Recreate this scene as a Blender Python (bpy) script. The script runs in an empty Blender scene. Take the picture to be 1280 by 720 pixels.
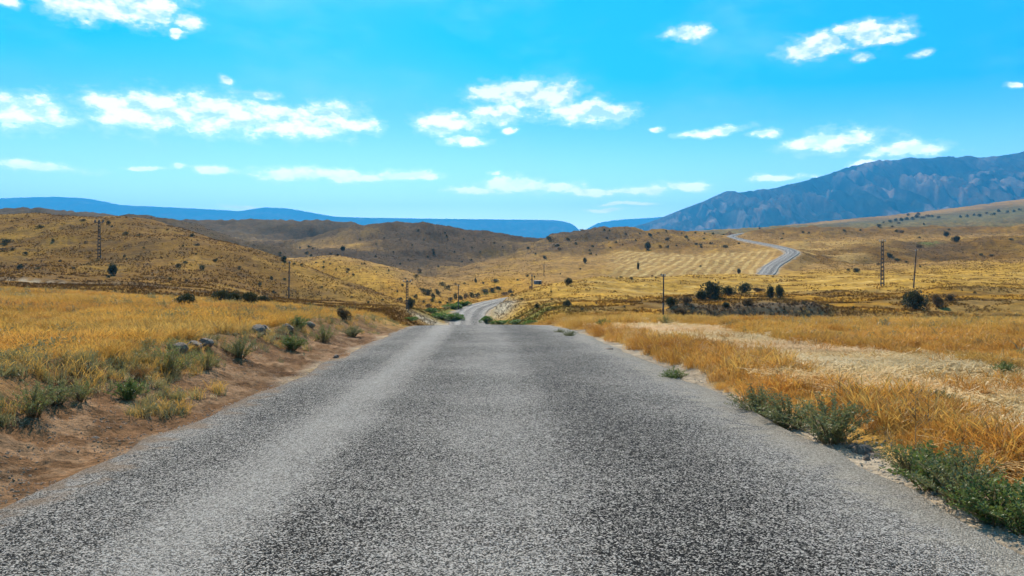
import bpy, math, random
import numpy as np
from mathutils import Vector, Euler

# ------------------------------------------------------------------ camera, world, sun, exposure
scene = bpy.context.scene
col = scene.collection
F, HY, CZ = 950.0, 345.0, 1.6          # focal length (in 1280-px units), horizon row, eye height

cam_d = bpy.data.cameras.new('camera'); cam = bpy.data.objects.new('camera', cam_d); col.objects.link(cam)
cam_d.sensor_width = 36.0; cam_d.lens = 36.0 * F / 1280.0
cam_d.clip_start = 0.1; cam_d.clip_end = 80000
cam.location = (0, 0, CZ)
cam.rotation_euler = (math.radians(90), 0, 0)
cam_d.shift_y = -(360 - HY) / 1280.0
scene.camera = cam
cy = scene.cycles
cy.max_bounces = 5; cy.diffuse_bounces = 2; cy.glossy_bounces = 1; cy.transmission_bounces = 2; cy.transparent_max_bounces = 4; cy.volume_bounces = 0
cy.caustics_reflective = False; cy.caustics_refractive = False; cy.use_light_tree = False; cy.adaptive_threshold = 0.02

SUN_AZ, SUN_EL = math.radians(-14), math.radians(43)     # azimuth from +Y towards +X
SKY_STRENGTH, SUN_STRENGTH = 0.12, 5.0
scene.view_settings.view_transform = 'Standard'
scene.view_settings.look = 'None'
scene.view_settings.exposure = 0.70
scene.view_settings.gamma = 1.0
scene.view_settings.use_curve_mapping = False

sun_d = bpy.data.lights.new('sun', 'SUN'); sun = bpy.data.objects.new('sun', sun_d); col.objects.link(sun)
sun_d.energy = SUN_STRENGTH; sun_d.angle = math.radians(0.53); sun_d.color = (1.0, 0.92, 0.77)
sv = Vector((math.sin(SUN_AZ) * math.cos(SUN_EL), math.cos(SUN_AZ) * math.cos(SUN_EL), math.sin(SUN_EL)))
sun.rotation_euler = (-sv).to_track_quat('-Z', 'Y').to_euler()
sun.location = sv * 60

world = bpy.data.worlds.new('World'); scene.world = world; world.use_nodes = True
world.cycles.sampling_method = 'MANUAL'; world.cycles.sample_map_resolution = 256
wt = world.node_tree; wt.nodes.clear()


class G:
    """tiny node-graph helper"""
    def __init__(s, tree): s.t = tree
    def n(s, typ, **kw):
        nd = s.t.nodes.new(typ)
        for k, v in kw.items(): setattr(nd, k, v)
        return nd
    def put(s, sock, v):
        if isinstance(v, bpy.types.NodeSocket): s.t.links.new(v, sock)
        elif v is not None: sock.default_value = v
    def m(s, op, a, b=None, c=None, clamp=False):
        nd = s.n('ShaderNodeMath', operation=op, use_clamp=clamp)
        for i, v in enumerate((a, b, c)): s.put(nd.inputs[i], v) if v is not None else None
        return nd.outputs[0]
    def v(s, op, a, b=None, out=0):
        nd = s.n('ShaderNodeVectorMath', operation=op)
        s.put(nd.inputs[0], a)
        if b is not None: s.put(nd.inputs[1], b)
        return nd.outputs[out]
    def mix(s, f, a, b, mode='MIX'):
        nd = s.n('ShaderNodeMix', data_type='RGBA', blend_type=mode)
        s.put(nd.inputs[0], f); s.put(nd.inputs[6], a); s.put(nd.inputs[7], b)
        return nd.outputs[2]
    def ss(s, x, lo, hi):
        nd = s.n('ShaderNodeMapRange', interpolation_type='SMOOTHSTEP')
        s.put(nd.inputs[0], x); nd.inputs[1].default_value = lo; nd.inputs[2].default_value = hi
        return nd.outputs[0]
    def lin(s, x, a, b, c, d):
        nd = s.n('ShaderNodeMapRange')
        s.put(nd.inputs[0], x)
        for i, q in enumerate((a, b, c, d)): nd.inputs[i + 1].default_value = q
        return nd.outputs[0]
    def noise(s, vec, scale, detail=3, rough=0.5, out='Fac', dim='3D'):
        nd = s.n('ShaderNodeTexNoise', noise_dimensions=dim)
        s.put(nd.inputs['Vector'], vec)
        nd.inputs['Scale'].default_value = scale; nd.inputs['Detail'].default_value = detail
        nd.inputs['Roughness'].default_value = rough
        return nd.outputs[out]


def C4(c): return (c[0], c[1], c[2], 1.0)


# ---- sky: Nishita plus scattered fair-weather cumulus
g = G(wt)
sky = g.n('ShaderNodeTexSky', sky_type='NISHITA')
sky.sun_disc = False; sky.sun_elevation = SUN_EL; sky.sun_rotation = SUN_AZ
sky.altitude = 1100; sky.air_density = 1.0; sky.dust_density = 0.9; sky.ozone_density = 1.6
hs = g.n('ShaderNodeHueSaturation')
hs.inputs['Hue'].default_value = 0.479; hs.inputs['Value'].default_value = 1.0
wt.links.new(sky.outputs[0], hs.inputs['Color'])
tc = g.n('ShaderNodeTexCoord')
d = g.v('NORMALIZE', tc.outputs['Generated'])
sep = g.n('ShaderNodeSeparateXYZ'); wt.links.new(d, sep.inputs[0])
az = g.m('ARCTAN2', sep.outputs[0], sep.outputs[1])
el = g.m('ARCSINE', sep.outputs[2])
g.put(hs.inputs['Saturation'], g.lin(g.ss(el, 0.02, 0.32), 0, 1, 1.0, 2.0)); g.put(hs.inputs['Value'], g.lin(g.ss(el, 0.0, 0.22), 0, 1, 2.9, 1.08))
ae = g.n('ShaderNodeCombineXYZ'); wt.links.new(az, ae.inputs[0]); wt.links.new(el, ae.inputs[1])
ae = ae.outputs[0]
# (px, py, half width, half height) of the clouds in the picture, turned into sky angles
CLOUDS = [(115, 6, 60, 18), (180, 8, 48, 22), (238, 27, 18, 8), (228, 43, 9, 5), (5, 4, 16, 8),
          (20, 140, 60, 20), (70, 150, 38, 9), (140, 128, 36, 14), (200, 140, 85, 24), (275, 142, 75, 24), (350, 148, 60, 20),
          (405, 150, 42, 20), (450, 158, 26, 9), (332, 118, 18, 6), (283, 98, 10, 5), (50, 210, 54, 6), (180, 211, 20, 3), (216, 209, 13, 4),
          (268, 213, 26, 5), (370, 216, 52, 8), (440, 219, 60, 7), (505, 218, 40, 6),
          (560, 153, 36, 14), (640, 118, 48, 14), (680, 122, 52, 20), (625, 142, 36, 12), (718, 137, 40, 13), (755, 142, 34, 12),
          (583, 175, 26, 6), (634, 160, 11, 4), (590, 238, 28, 5), (640, 231, 40, 9), (690, 234, 40, 7), (745, 239, 40, 6), (800, 239, 40, 5), (858, 234, 28, 6),
          (616, 219, 10, 3), (860, 40, 22, 8), (1005, 66, 28, 10), (1030, 56, 34, 14), (1085, 40, 42, 14), (1120, 47, 16, 5), (1077, 73, 14, 5), (1155, 66, 16, 5),
          (868, 167, 24, 5), (905, 163, 30, 5), (820, 160, 9, 3), (955, 168, 13, 5), (1015, 178, 38, 8), (1050, 175, 50, 13),
          (1135, 187, 48, 9), (1085, 204, 24, 5), (975, 220, 36, 4), (1262, 105, 7, 3), (295, 257, 24, 2.5), (760, 262, 28, 2.5), (780, 255, 30, 2)]
wob = g.noise(ae, 16, 3, 0.6, out='Color')
wob = g.v('MULTIPLY', g.v('SUBTRACT', wob, (0.5, 0.5, 0.5)), (0.06, 0.022, 0))
aew = g.v('ADD', ae, wob)
st = g.v('MULTIPLY', ae, (1.0, 1.9, 1.0))
puff = g.noise(st, 30, 6, 0.62)
puff2 = g.noise(st, 130, 3, 0.6)
crumb = g.m('ADD', g.m('MULTIPLY', g.m('SUBTRACT', puff, 0.5), 2.9), g.m('MULTIPLY', g.m('SUBTRACT', puff2, 0.5), 0.7))
puff_up = g.noise(g.v('ADD', st, (0.0, 0.022, 0)), 30, 3, 0.6)
relief = g.lin(g.m('SUBTRACT', puff_up, g.noise(st, 30, 3, 0.6)), -0.06, 0.12, 0.0, 1.0)
veil = g.m('MULTIPLY', g.ss(g.noise(g.v('MULTIPLY', ae, (1, 2.2, 1)), 5, 4, 0.55), 0.45, 0.8), 0.16)   # thin veils
clear = g.mix(veil, hs.outputs[0], (7.0, 8.2, 9.0, 1))
# the same kind of cloud goes on over the rest of the sky
cs = g.n('ShaderNodeCombineXYZ')
wt.links.new(az, cs.inputs[0]); wt.links.new(g.m('MULTIPLY', el, 3.2), cs.inputs[1])
far_c = g.lin(g.noise(cs.outputs[0], 3.1, 2, 0.5), 0.60, 0.72, -0.6, 0.55)
outm = g.m('MAXIMUM', g.ss(g.m('ABSOLUTE', az), 0.60, 0.68), g.ss(el, 0.36, 0.42))
far_c = g.m('ADD', far_c, g.lin(outm, 0, 1, -3, 0))


def cloud_sky(clouds):
    near_r = None
    for (cx, cy, hw, hh) in clouds:
        x, zz = (cx - 640) / F, (HY - cy) / F
        a0 = math.atan(x); e0 = math.atan(zz / math.hypot(1, x)); k = math.cos(a0)
        kx, ky = F / hw / (k * k), F / hh / k
        ma = g.n('ShaderNodeVectorMath', operation='MULTIPLY_ADD'); g.put(ma.inputs[0], aew)
        ma.inputs[1].default_value = (kx, ky, 0); ma.inputs[2].default_value = (-a0 * kx, -e0 * ky, 0)
        r = g.v('LENGTH', ma.outputs[0], out=1)
        near_r = r if near_r is None else g.m('MINIMUM', near_r, r)
    mask = far_c if near_r is None else g.m('MAXIMUM', g.m('SUBTRACT', 1.0, near_r), far_c)
    dens = g.m('ADD', g.m('MULTIPLY', g.m('ADD', mask, 0.12), 1.2), crumb)
    alpha = g.m('MAXIMUM', g.m('POWER', g.ss(dens, -0.22, 0.70), 1.4), g.m('MULTIPLY', g.ss(dens, -0.60, 0.35), 0.22))
    shade = g.m('MULTIPLY', g.m('MULTIPLY', g.ss(dens, 0.12, 0.65), g.lin(g.ss(el, 0.13, 0.20), 0, 1, .35, 1)), relief)
    ccol = g.mix(shade, (10.0, 9.9, 9.7, 1), (4.3, 6.0, 7.9, 1))
    ccol = g.mix(1.0, ccol, g.lin(el, 0.06, 0.24, 2.6, 1.0), 'MULTIPLY')
    b_ = g.n('ShaderNodeBackground'); b_.inputs['Strength'].default_value = SKY_STRENGTH
    g.put(b_.inputs['Color'], g.mix(alpha, clear, ccol))
    return b_.outputs[0]


# the clouds are sorted into four stretches of sky, so that only the nearby ones are computed
def sector(lo, hi): return cloud_sky([c for c in CLOUDS if c[0] + 2.0 * c[2] + 45 > lo and c[0] - 2.0 * c[2] - 45 < hi])
def pick(f, a_, b_):
    mx = g.n('ShaderNodeMixShader'); g.put(mx.inputs[0], f); g.put(mx.inputs[1], a_); g.put(mx.inputs[2], b_)
    return mx.outputs[0]


B1, B2, B3 = [math.atan((p - 640) / F) for p in (330, 640, 940)]
left_half = pick(g.m('GREATER_THAN', az, B1), sector(-999, 330), sector(330, 640))
right_half = pick(g.m('GREATER_THAN', az, B3), sector(640, 940), sector(940, 9999))
front = pick(g.m('GREATER_THAN', az, B2), left_half, right_half)
away = g.m('MAXIMUM', g.m('GREATER_THAN', g.m('ABSOLUTE', az), 0.70), g.m('GREATER_THAN', el, 0.44))
wo = g.n('ShaderNodeOutputWorld'); wt.links.new(pick(away, front, cloud_sky([])), wo.inputs['Surface'])

# ------------------------------------------------------------------ numpy noise
_rs = np.random.RandomState(7)
_TAB = _rs.rand(256, 256)


def vnoise(x, y, seed=0):
    x = x + seed * 17.31; y = y + seed * 41.77
    xi = np.floor(x).astype(np.int64); yi = np.floor(y).astype(np.int64)
    fx = x - xi; fy = y - yi
    fx = fx * fx * fx * (fx * (fx * 6 - 15) + 10); fy = fy * fy * fy * (fy * (fy * 6 - 15) + 10)
    x0 = xi & 255; x1 = (xi + 1) & 255; y0 = yi & 255; y1 = (yi + 1) & 255
    a = _TAB[x0, y0]; b = _TAB[x1, y0]; c = _TAB[x0, y1]; e = _TAB[x1, y1]
    return (a + (b - a) * fx) * (1 - fy) + (c + (e - c) * fx) * fy


def fbm(x, y, octv=4, seed=0, rough=0.5):
    s = 0; a = 1; t = 0
    for i in range(octv):
        ca, sa = math.cos(0.6 * i), math.sin(0.6 * i)
        s = s + a * vnoise((x * ca - y * sa) * 2.03 ** i, (x * sa + y * ca) * 2.03 ** i, seed + i * 3)
        t += a; a *= rough
    return s / t            # 0..1


def sstep(x, lo, hi):
    t = np.clip((x - lo) / (hi - lo), 0, 1)
    return t * t * (3 - 2 * t)


# ------------------------------------------------------------------ the road's centre line (x, y, z)
def P(px, py, Y): return ((px - 640) / F * Y, Y, CZ + (HY - py) / F * Y)


ROADC = [(-0.3, -60, 0.9), (-0.33, -25, 0.35), (-0.35, 0, 0.0), (-0.42, 10, -0.12), (-0.75, 20, -0.28), (-1.4, 34, -0.66), (-2.4, 50, -1.7),
         (-4.1, 75, -4.0), (-6.2, 105, -6.5), (-8.2, 137, -7.35), (-8.9, 152, -6.7), P(591, 387, 167), P(607, 380.5, 182), P(631, 374.5, 198),
         (5, 220, -4.3), (22, 244, -4.6), (48, 263, -3.2), (73, 277, -1.0), P(946, 347, 289), P(965, 332, 325), P(984, 320.5, 365), P(990, 315.5, 390),
         P(984, 311.3, 420), P(969, 307.5, 452), P(946, 303.2, 510), P(926, 299.2, 570), P(914, 296, 620), P(925, 292, 720), P(960, 289, 900)]
ROAD_HW = 3.25          # the right-hand edge lies a little further out
ROAD_RX = 0.22


def catmull(pts, step):
    p = np.array(pts, float); out = []
    p = np.vstack([2 * p[0] - p[1], p, 2 * p[-1] - p[-2]])
    for i in range(1, len(p) - 2):
        p0, p1, p2, p3 = p[i - 1], p[i], p[i + 1], p[i + 2]
        d1 = max(np.linalg.norm(p1 - p0) ** .5, 1e-6); d2 = np.linalg.norm(p2 - p1) ** .5; d3 = max(np.linalg.norm(p3 - p2) ** .5, 1e-6)
        b1 = (d1 * d1 * p2 - d2 * d2 * p0 + (2 * d1 * d1 + 3 * d1 * d2 + d2 * d2) * p1) / (3 * d1 * (d1 + d2))
        b2 = (d3 * d3 * p1 - d2 * d2 * p3 + (2 * d3 * d3 + 3 * d3 * d2 + d2 * d2) * p2) / (3 * d3 * (d3 + d2))
        n = max(2, int(np.linalg.norm(p2 - p1) / step))
        for t in np.linspace(0, 1, n, endpoint=False):
            out.append((1 - t) ** 3 * p1 + 3 * (1 - t) ** 2 * t * b1 + 3 * (1 - t) * t * t * b2 + t ** 3 * p2)
    out.append(p[-2])
    return np.array(out)


RC = catmull(ROADC, 0.7)
RC[:, 2] = np.convolve(np.pad(RC[:, 2], 7, mode='edge'), np.ones(15) / 15, 'valid')
_t = np.gradient(RC[:, :2], axis=0); _t /= np.linalg.norm(_t, axis=1)[:, None]
RN = np.stack([_t[:, 1], -_t[:, 0]], 1)                   # points to the right of travel
RS = np.concatenate([[0], np.cumsum(np.linalg.norm(np.diff(RC[:, :2], axis=0), axis=1))])


def road_near(X, Y):
    """nearest centre-line sample: signed lateral offset, road height"""
    n = X.size; lat = np.full(n, 1e3); zz = np.zeros(n); ii = np.zeros(n, int)
    Xf, Yf = X.ravel(), Y.ravel()
    cand = np.where((np.abs(Xf) < 330) & (Yf > -60) & (Yf < 960))[0]
    sub = RC[::2]; rn = RN[::2]
    for s in range(0, len(cand), 20000):
        k = cand[s:s + 20000]
        dx = Xf[k][:, None] - sub[None, :, 0]; dy = Yf[k][:, None] - sub[None, :, 1]
        j = np.argmin(dx * dx + dy * dy, 1); a = np.arange(len(k))
        ex, ey = dx[a, j], dy[a, j]
        l = ex * rn[j, 0] + ey * rn[j, 1]
        dist = np.hypot(ex, ey)
        l = np.where(np.abs(dist) > np.abs(l) + 2.0, np.sign(l + 1e-9) * dist, l)
        lat[k] = l; zz[k] = sub[j, 2]; ii[k] = j * 2
    return lat.reshape(X.shape), zz.reshape(X.shape), ii.reshape(X.shape)


# ------------------------------------------------------------------ terrain control points (px, py, distance)
GOLD = (0.45, 0.255, 0.06); STRAW = (0.60, 0.40, 0.155); SCRUB = (0.185, 0.092, 0.022); DARK = (0.105, 0.064, 0.033)
TAN = (0.325, 0.183, 0.064); SOIL = (0.180, 0.097, 0.050); GRAVEL = (0.35, 0.275, 0.195); GREEN = (0.10, 0.14, 0.03)
OLIVE = (0.16, 0.125, 0.048); ORANGE = (0.44, 0.225, 0.045); GREY = (0.115, 0.076, 0.039)
CP = []


def line(colr, pts): CP.extend([(px, CZ + (HY - py) / F * Y, Y, colr) for (px, py, Y) in pts])
def zline(colr, pts): CP.extend([(px, z, Y, colr) for (px, Y, z) in pts])


for Y in (1.5, 3, 6, 12):
    zline(GOLD, [(-900, Y, .35), (-300, Y, .3), (200, Y, .25), (640, Y, 0.02), (1000, Y, -.02), (1500, Y, -.05), (2200, Y, -.05)])
zline(GOLD, [(-900, 24, .4), (-300, 24, .35), (200, 24, .15), (420, 24, 0.0), (600, 24, -.4), (760, 24, -.4), (1000, 24, -.45), (1500, 24, -.4), (2200, 24, -.4)])
zline(GOLD, [(-900, 42, .5), (-300, 42, .4), (0, 42, .3), (250, 42, -.1), (430, 42, -.5), (520, 42, -.8)])
# back edge of the left field, then a shallow dip
line(GOLD, [(-900, 352, 110), (-300, 358, 100), (0, 363, 90), (115, 369, 82), (230, 378, 74), (330, 384, 68), (420, 391, 58), (500, 399, 48), (540, 404, 42)])
line(SCRUB, [(-900, 353, 128), (-300, 361, 114), (0, 366, 104), (115, 372, 96), (230, 381, 90), (330, 388, 84), (420, 396, 76), (500, 405, 66), (545, 411, 64)])
# foot and face of hill A (left)
line(SCRUB, [(-900, 345, 150), (-300, 350, 140), (0, 354, 130), (120, 360, 122), (230, 370, 115), (330, 379, 110), (420, 387, 106), (490, 394, 104), (530, 400, 104)])
line(SCRUB, [(-900, 300, 200), (-300, 315, 190), (0, 320, 182), (124, 323, 186), (250, 334, 178), (361, 374, 172), (420, 376, 165), (470, 382, 160)])
line(SCRUB, [(-900, 262, 330), (-300, 268, 310), (-150, 272, 295), (0, 277, 282), (60, 274, 276), (130, 272, 270), (200, 280, 263), (250, 296, 256),
            (300, 315, 250), (340, 329, 244), (395, 345, 234), (440, 357, 222), (490, 372, 205), (525, 386, 180)])
line(SCRUB, [(-900, 275, 400), (-300, 282, 390), (0, 292, 370), (130, 292, 350), (250, 316, 330), (330, 345, 305), (395, 362, 275), (440, 374, 255), (490, 386, 228)])
# grey shoulder behind hill A
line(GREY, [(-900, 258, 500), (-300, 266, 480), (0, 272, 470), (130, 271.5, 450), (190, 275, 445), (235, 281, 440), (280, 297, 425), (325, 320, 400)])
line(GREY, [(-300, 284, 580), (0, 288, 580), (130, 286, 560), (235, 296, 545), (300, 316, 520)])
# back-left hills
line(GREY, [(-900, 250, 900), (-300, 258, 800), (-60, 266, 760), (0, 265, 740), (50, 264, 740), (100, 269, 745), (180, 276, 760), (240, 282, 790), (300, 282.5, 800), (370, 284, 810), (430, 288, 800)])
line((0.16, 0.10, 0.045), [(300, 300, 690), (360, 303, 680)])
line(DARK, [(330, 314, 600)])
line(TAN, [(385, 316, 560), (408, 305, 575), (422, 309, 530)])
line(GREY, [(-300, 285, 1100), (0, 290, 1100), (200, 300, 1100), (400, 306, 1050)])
# golden slope A2 below hill B
line(TAN, [(350, 324, 345), (400, 319, 345), (437, 321, 340), (480, 334, 325), (507, 341.5, 312), (525, 347.5, 300), (545, 361, 282), (557, 372, 262)])
line(ORANGE, [(400, 337, 300), (450, 345, 285), (490, 356, 270), (520, 368, 250), (545, 385, 215), (550, 392, 185)])
line(DARK, [(437, 338, 410), (480, 346, 400), (510, 352, 380), (535, 356, 360)])
# hill B
line(DARK, [(440, 312, 480), (490, 318, 480), (540, 322, 490), (590, 324, 490), (450, 300, 560), (500, 299, 545), (560, 309, 535), (610, 309, 530), (645, 307, 548)])
line(DARK, [(560, 346, 405), (595, 335, 450), (640, 320, 512), (668, 308, 552)])
line(DARK, [(400, 296, 640), (430, 288, 625), (455, 282, 610), (500, 279, 605), (540, 281, 600), (600, 291, 590), (640, 298, 585), (680, 304, 580)])
line(DARK, [(400, 312, 760), (500, 302, 740), (600, 310, 720), (680, 316, 700)])
# gully and right spur C
line(TAN, [(530, 348, 345), (560, 338.5, 385), (595, 327, 425), (640, 312, 485), (668, 300, 530)])
line(DARK, [(690, 292.5, 560), (720, 288, 575)])
line(TAN, [(560, 350, 330), (600, 346, 345), (640, 336, 380), (680, 322, 430)])
line(ORANGE, [(570, 372, 262), (600, 362, 285), (640, 352, 310), (620, 372, 225)])
line(SCRUB, [(800, 289.5, 585), (860, 291, 590), (900, 293, 600), (740, 304, 480), (800, 306, 480), (860, 306, 490), (920, 303, 530)])
line(DARK, [(690, 300, 520), (715, 300, 520), (670, 312, 470), (700, 309, 470)])
line(DARK, [(680, 318, 690), (760, 306, 720), (850, 300, 740)])
# stubble field behind crest D
line(TAN, [(690, 345, 315), (740, 343, 310), (800, 343, 305), (860, 344, 300), (920, 346, 295), (700, 328, 380), (780, 322, 400), (850, 320, 410), (920, 318, 420), (950, 312, 440)])
# crest D, its hidden back, its face
line(GOLD, [(634, 374, 168), (645, 369, 176), (660, 362, 187), (700, 354, 206), (760, 351, 228), (830, 350, 245), (900, 349.5, 253), (945, 348, 258), (1000, 345.5, 262),
            (1100, 343, 268), (1200, 340, 272), (1280, 337, 276), (1500, 330, 290), (2200, 318, 320)])
line(GOLD, [(670, 372, 215), (700, 366, 235), (760, 359, 262), (830, 355, 276), (900, 353, 280)])
line(GOLD, [(660, 377, 145), (700, 371, 158), (760, 366, 168), (830, 362, 180), (900, 361, 180), (1000, 358, 178), (1100, 356, 172), (1200, 356, 168), (1280, 358, 165), (1500, 358, 160), (2200, 350, 170)])
line(SCRUB, [(680, 384, 115), (740, 383, 122), (800, 380, 130), (860, 376, 138), (920, 374, 138), (1000, 372, 135), (1100, 373, 132), (1200, 374, 130), (1280, 374, 128), (1500, 372, 130)])
line(SCRUB, [(800, 389, 112), (850, 388, 108), (920, 386, 106), (1000, 389, 104), (1080, 394, 100), (1150, 396, 98), (1280, 398, 94), (1500, 398, 94)])
# foot of the cut bank, the dip and the far edge of the right field
line(GOLD, [(700, 396, 92), (780, 399, 95), (850, 402, 97), (920, 403.5, 97), (1000, 405, 96), (1080, 408, 92), (1150, 412, 88), (1280, 416, 84), (1500, 418, 84)])
line(GOLD, [(660, 412, 70), (760, 417, 72), (850, 420, 72), (1000, 422, 72), (1150, 422, 72), (1280, 428, 70), (1500, 432, 70), (2200, 430, 80)])
line(GOLD, [(700, 403, 42), (760, 405, 46), (850, 409, 50), (950, 411.5, 53), (1100, 413, 56), (1280, 415, 58), (1500, 414, 60), (2200, 414, 66)])
# far right: golden-brown hill, grey plain, tan rise
line(TAN, [(1010, 334, 330), (1100, 331, 340), (1200, 328, 345), (1280, 324, 350), (1500, 318, 360)])
line(SCRUB, [(1040, 318, 400), (1120, 313, 430), (1200, 312, 430), (1280, 308, 430), (1500, 300, 440)])
line(SCRUB, [(1120, 330, 385), (1250, 327, 395)])
line(TAN, [(1010, 303, 520), (1100, 300, 540), (1180, 299, 550), (1280, 296, 560), (1500, 290, 560)])
line(SCRUB, [(960, 289, 660), (1000, 288.5, 670), (1060, 288, 680), (1130, 288.5, 690), (1200, 287, 700), (1280, 285, 710), (1500, 280, 720), (2200, 270, 760)])
line(OLIVE, [(960, 292, 850), (1060, 290.5, 860), (1150, 288, 880), (1280, 283, 900), (1500, 275, 900)])
line(OLIVE, [(1000, 285, 1150), (1100, 281, 1250), (1200, 277, 1280), (1280, 272, 1300), (1500, 262, 1300)])
line(TAN, [(880, 289, 1500), (960, 284.5, 1750), (1040, 276, 1850), (1120, 269, 1950), (1200, 260, 2050), (1280, 249, 2200), (1500, 235, 2300), (2200, 230, 2400)])
line(OLIVE, [(1060, 281, 1500), (1160, 275, 1550), (1260, 266, 1600)])
line(GREY, [(-900, 290, 2600), (0, 300, 2600), (500, 315, 2600), (750, 315, 2600), (900, 305, 2600), (1100, 290, 2900), (1280, 280, 3000), (1500, 275, 3000), (2200, 280, 3000)])
for (x, y, z) in RC[RS > RS[-1] - 470][::28]:
    if 285 < y < 640: CP.append((640 + F * x / y, z - 0.2, y, TAN))

KX, KL = 300.0, 3.0
cq = np.array([[c[0] / KX, KL * math.log(c[2])] for c in CP])
cg = np.array([c[1] / c[2] for c in CP])
cc = np.array([c[3] for c in CP])


def tps(r2): return 0.5 * r2 * np.log(r2 + 1e-9)


_n = len(cq)
_d2 = ((cq[:, None] - cq[None]) ** 2).sum(2)
A = np.zeros((_n + 3, _n + 3)); A[:_n, :_n] = tps(_d2) + np.eye(_n) * 0.004
Pm = np.hstack([np.ones((_n, 1)), cq]); A[:_n, _n:] = Pm; A[_n:, :_n] = Pm.T
WT = np.linalg.solve(A, np.concatenate([cg, np.zeros(3)]))


def natural(pe, Ye):
    q = np.stack([pe / KX, KL * np.log(Ye)], -1).reshape(-1, 2)
    gz = np.empty(len(q)); cl = np.empty((len(q), 3))
    for s in range(0, len(q), 30000):
        b = q[s:s + 30000]
        d2 = (b[:, :1] - cq[None, :, 0]) ** 2 + (b[:, 1:] - cq[None, :, 1]) ** 2
        gz[s:s + 30000] = tps(d2) @ WT[:_n] + WT[_n] + b @ WT[_n + 1:]
        w = 1.0 / (d2 * d2 + 2e-4)
        cl[s:s + 30000] = (w @ cc) / w.sum(1)[:, None]
    return gz.reshape(pe.shape) * Ye, cl.reshape(pe.shape + (3,))


# polar grid
th_in = np.radians(np.linspace(-38, 38, 640))
th_out = np.radians(np.concatenate([np.linspace(38.4, 60, 60), np.linspace(62, 180, 48)]))
TH = np.concatenate([-th_out[::-1], th_in, th_out])
R = np.concatenate([np.exp(np.linspace(math.log(1.3), math.log(2800), 640)), np.exp(np.linspace(math.log(2900), math.log(19500), 14))])
RR, TT = np.meshgrid(R, TH, indexing='ij')
GX, GY = RR * np.sin(TT), RR * np.cos(TT)
tcl = np.clip(TT, -math.radians(56), math.radians(56))
pe = 640 + F * np.tan(tcl); Ye = RR * np.maximum(np.cos(TT), math.cos(math.radians(56)))
GZ, GC = natural(pe, np.minimum(np.maximum(Ye, 1.3), 3000))
GZ = np.where(Ye > 3000, GZ + (-40 - GZ) * sstep(Ye, 3000, 4500), GZ)

# relief
LAT, RZ, RI = road_near(GX, GY)
farw = sstep(Ye, 60, 140)
rel = farw * ((fbm(GX / 26, GY / 26, 4, 1) - .5) * np.clip(Ye / 90, .6, 6) + (fbm(GX / 5, GY / 5, 3, 5) - .5) * np.clip(Ye / 260, .35, 2.2))
midw = sstep(Ye, 88, 100) * (1 - sstep(Ye, 150, 185)) * sstep(pe, 640, 700)
rel += midw * (fbm(GX / 11, GY / 7, 3, 95) - .5) * 1.9
rough = np.clip((0.26 - GC[..., 0]) / 0.09, 0, 1)       # scrubby hills are rougher than the fields
rel += farw * rough * (np.abs(fbm(GX / 55, GY / 80, 3, 9) - .5) * -4.2 + .6) * np.clip(Ye / 130, .5, 5)
rel *= np.clip(1 - sstep(Ye, 2000, 2800) * .5, 0, 1)
rel += (1 - farw) * ((fbm(GX / 3, GY / 3, 3, 2) - .5) * 0.10 + (fbm(GX / 9, GY / 9, 2, 12) - .5) * 0.14)
GZ = GZ + rel
# rows of the stubble field
row = (GX * 0.88 - GY * 0.47) + (GY - 330) ** 2 * 0.0006
stub = sstep(Ye, 292, 300) * (1 - sstep(Ye, 425, 440)) * sstep(pe, 745, 790) * (1 - sstep(pe, 955, 975)) * (1 - sstep(np.abs(LAT), 14, 9) * 0)
rows = .5 + .5 * np.sin(row * 2 * math.pi / 4.6)

# roadside: bank on the left, flat verge on the right, cut to the road
aL = np.abs(LAT)
zone_n = 1 - sstep(GY, 45, 75)
bw = np.where(LAT < 0, 2.6, 1.4) * zone_n + (9.0 - 6.0 * (LAT > 0) * sstep(GY, 140, 160) * (1 - sstep(GY, 235, 260))) * (1 - zone_n)
edge = ROAD_HW + 0.25 + np.where(LAT > 0, ROAD_RX, 0)
wroad = 1 - sstep(aL, edge, edge + bw)
onroad = aL < ROAD_HW + .6
GZ = GZ * (1 - wroad) + (RZ - 0.07 - 0.0006 * np.clip(GY, 0, 700)) * wroad
wob = fbm(GX / 1.7, GY / 1.7, 3, 21) - .5
wob2 = fbm(GX / .55, GY / .55, 2, 23) - .5
latw = LAT + wob * 0.9 + wob2 * .3
soilL = sstep(-latw, ROAD_HW - .2, ROAD_HW + .15) * (1 - sstep(-latw, 5.0, 6.0)) * (1 - sstep(GY, 26, 48)) * (LAT < 0)
soilL *= sstep(-LAT, ROAD_HW - .4, ROAD_HW + .1)
clod = (fbm(GX * 4, GY * 4, 4, 31, .6) - .5)
GZ += soilL * sstep(aL, ROAD_HW + .15, ROAD_HW + .6) * (clod * 0.16 - 0.05 + 0.10 * (fbm(GX / 1.1, GY / 1.1, 2, 33) - .5))
berm = np.exp(-((-latw - 5.7) / .5) ** 2) * (LAT < 0) * (1 - sstep(GY, 30, 45))
GZ += berm * (0.16 + 0.25 * (fbm(GX / .7, GY / .7, 3, 35) - .4))
# the right field beyond the verge sits a touch higher than the gravel
verge = sstep(LAT, ROAD_HW + .65, ROAD_HW + 1.1) * (LAT > 0) * zone_n
GZ += verge * 0.06
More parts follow.
